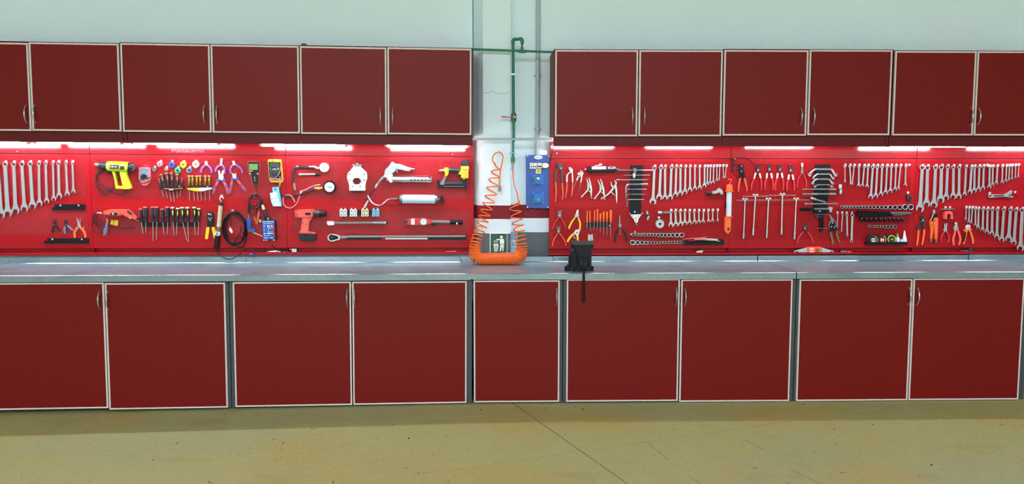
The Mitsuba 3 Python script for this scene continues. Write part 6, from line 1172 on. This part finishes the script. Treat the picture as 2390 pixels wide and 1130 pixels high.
t = thing('adjustable_wrench', 'adjustable wrench hanging level between the two wrench rows', 'wrench'); obj('handle', slab(soft(Polygon([(788, 432), (830, 434), (940, 436), (945, 456), (830, 466), (792, 470), (784, 450)]).difference(circ(804, 450, 9)), 3), 8, 20, 5), 'steel', t); obj('head', slab(soft(Polygon([(935, 434), (980, 412), (1006, 392), (1026, 402), (1016, 424), (1002, 432), (1012, 450), (1032, 456), (1024, 470), (980, 462), (938, 458)]), 3), 6, 24, 6), 'steel', t); obj('worm', rod([(985, 436), (998, 452)], 8, 24), 'dull_steel', t); obj('grip_inset', slab(line([(836, 450), (930, 447)], 12), 20, 20.8), 'gunmetal', t, False); hook(797, 422, 5.2, 4.6); hook(1046, 410, 4.6, 4)
use('m')
pump('black-headed water pump pliers with long orange grips on the far right board', [(268, 236), (286, 206), (318, 214), (366, 268), (374, 330), (340, 352), (300, 330), (276, 270)], [(298, 236), (312, 230), (334, 262), (322, 272)], (322, 328), [[(318, 330), (270, 380), (228, 450), (222, 530)], [(350, 320), (352, 420), (350, 525)]], [[(222, 535), (220, 640), (206, 760), (184, 880)], [(350, 520), (344, 630), (324, 760), (300, 862)]], 48, 23, 'gunmetal', 'orange', None, [(286, 372), (246, 440)])
t = thing('locking_pliers', 'orange-bodied grip pliers with a black head and brown ends', 'pliers')
obj('head', slab(soft(Polygon([(546, 176), (570, 140), (600, 150), (640, 180), (658, 262), (560, 290), (548, 330), (500, 318), (520, 250)]), 6), 6, 20, 6), 'black', t); obj('jaw', [slab(soft(Polygon([(546, 128), (584, 120), (600, 160), (572, 190), (548, 176)]), 4), 10, 26, 4), rod([(550, 180), (500, 300), (478, 324)], [10, 9, 12], 24)], 'steel', t)
obj('body', slab(soft(Polygon([(562, 284), (600, 262), (660, 262), (660, 460), (640, 750), (590, 744), (580, 560), (556, 420)]), 8), 4, 28, 10), 'orange', t); obj('lower_handle', slab(soft(Polygon([(472, 340), (520, 330), (558, 400), (560, 540), (528, 738), (492, 730), (500, 560), (486, 440)]), 8), 4, 26, 10), 'orange', t)
for x, y in ((598, 328), (540, 424)): obj('rivet', dsk(x, y, 14, 27, 30, 10), 'amber', t)
obj('end_cap', rod([(505, 735), (490, 796)], [24, 20], 14), 'dull_steel', t); obj('end_cap', rod([(614, 748), (606, 806)], [26, 30], 14), 'brown', t); hook(566, 120, 5, 4.6)
t = thing('tube_bender', 'red U-shaped clamp body hanging under a grey bar on two hooks', 'clamp'); obj('bar', slab(Polygon([(700, 80), (800, 64), (1010, 62), (1045, 70), (1000, 90), (740, 96)]), 10, 24, 5), 'dull_steel', t); obj('body', slab(soft(Polygon([(812, 148), (870, 124), (950, 128), (980, 150), (992, 300), (940, 302), (938, 190), (866, 186), (860, 300), (800, 300)]), 8), 4, 40, 10), 'coral', t); obj('screw', [rod([(905, 180), (905, 240)], [34, 30], 22)], 'gunmetal', t); obj('rod', rod([(890, 70), (895, 130)], [10, 10], 20), 'dull_steel', t)
for x in (822, 920): hook(x, 34, 5, 4)
pliers('long nose pliers with reddish brown grips, under the red clamp body', (816, 540), [(796, 395), (846, 385)], [[(800, 570), (745, 650), (716, 730), (728, 815)], [(838, 570), (880, 650), (898, 740), (872, 812)]], 36, 20, 'handle_red', jm='steel', tipw=.3)
t = pliers('combination pliers with orange-red grips, second from the right on the far right board', (1055, 500), [(1036, 372), (1056, 368)], [[(1036, 536), (1012, 640), (985, 740), (998, 864)], [(1084, 536), (1120, 640), (1142, 750), (1112, 862)]], 50, 25, 'coral', jm='steel', tipw=.4)
obj('jaw_hollow', slab(Polygon([(1042, 396), (1056, 440), (1048, 470), (1034, 430)]), 13, 15.2), 'gunmetal', t, False)
t = pliers('side cutters with orange and black grips, rightmost pliers on the far right board', (1318, 478), [(1290, 428), (1346, 428)], [[(1288, 560), (1258, 640), (1240, 740), (1216, 838)], [(1352, 560), (1386, 640), (1414, 740), (1424, 832)]], 50, 26, 'orange', jm='white_metal', tipw=.45)
obj('guard', slab(Polygon([(1216, 524), (1296, 516), (1322, 540), (1290, 580), (1256, 590)]), 4, 20, 6), 'orange', t); obj('guard', slab(Polygon([(1408, 516), (1340, 506), (1322, 536), (1350, 580), (1384, 570)]), 4, 20, 6), 'orange', t); obj('grip_inlay', rod([(1262, 600), (1236, 690), (1214, 800)], [18, 20, 16], 12, flat=.7), 'black', t)
use('m', 'R', .69)
t = thing('set_square', 'dark machinist square lying in the red tray at the far right', 'square'); obj('stock', slab(soft(Polygon([(1336, 930), (1368, 918), (1416, 926), (1404, 1022), (1336, 1022)]), 4), 4, 20, 3), 'gunmetal', t); obj('blade', slab(Polygon([(1145, 990), (1338, 984), (1338, 1010), (1160, 1004)]), 8, 12), 'dull_steel', t)
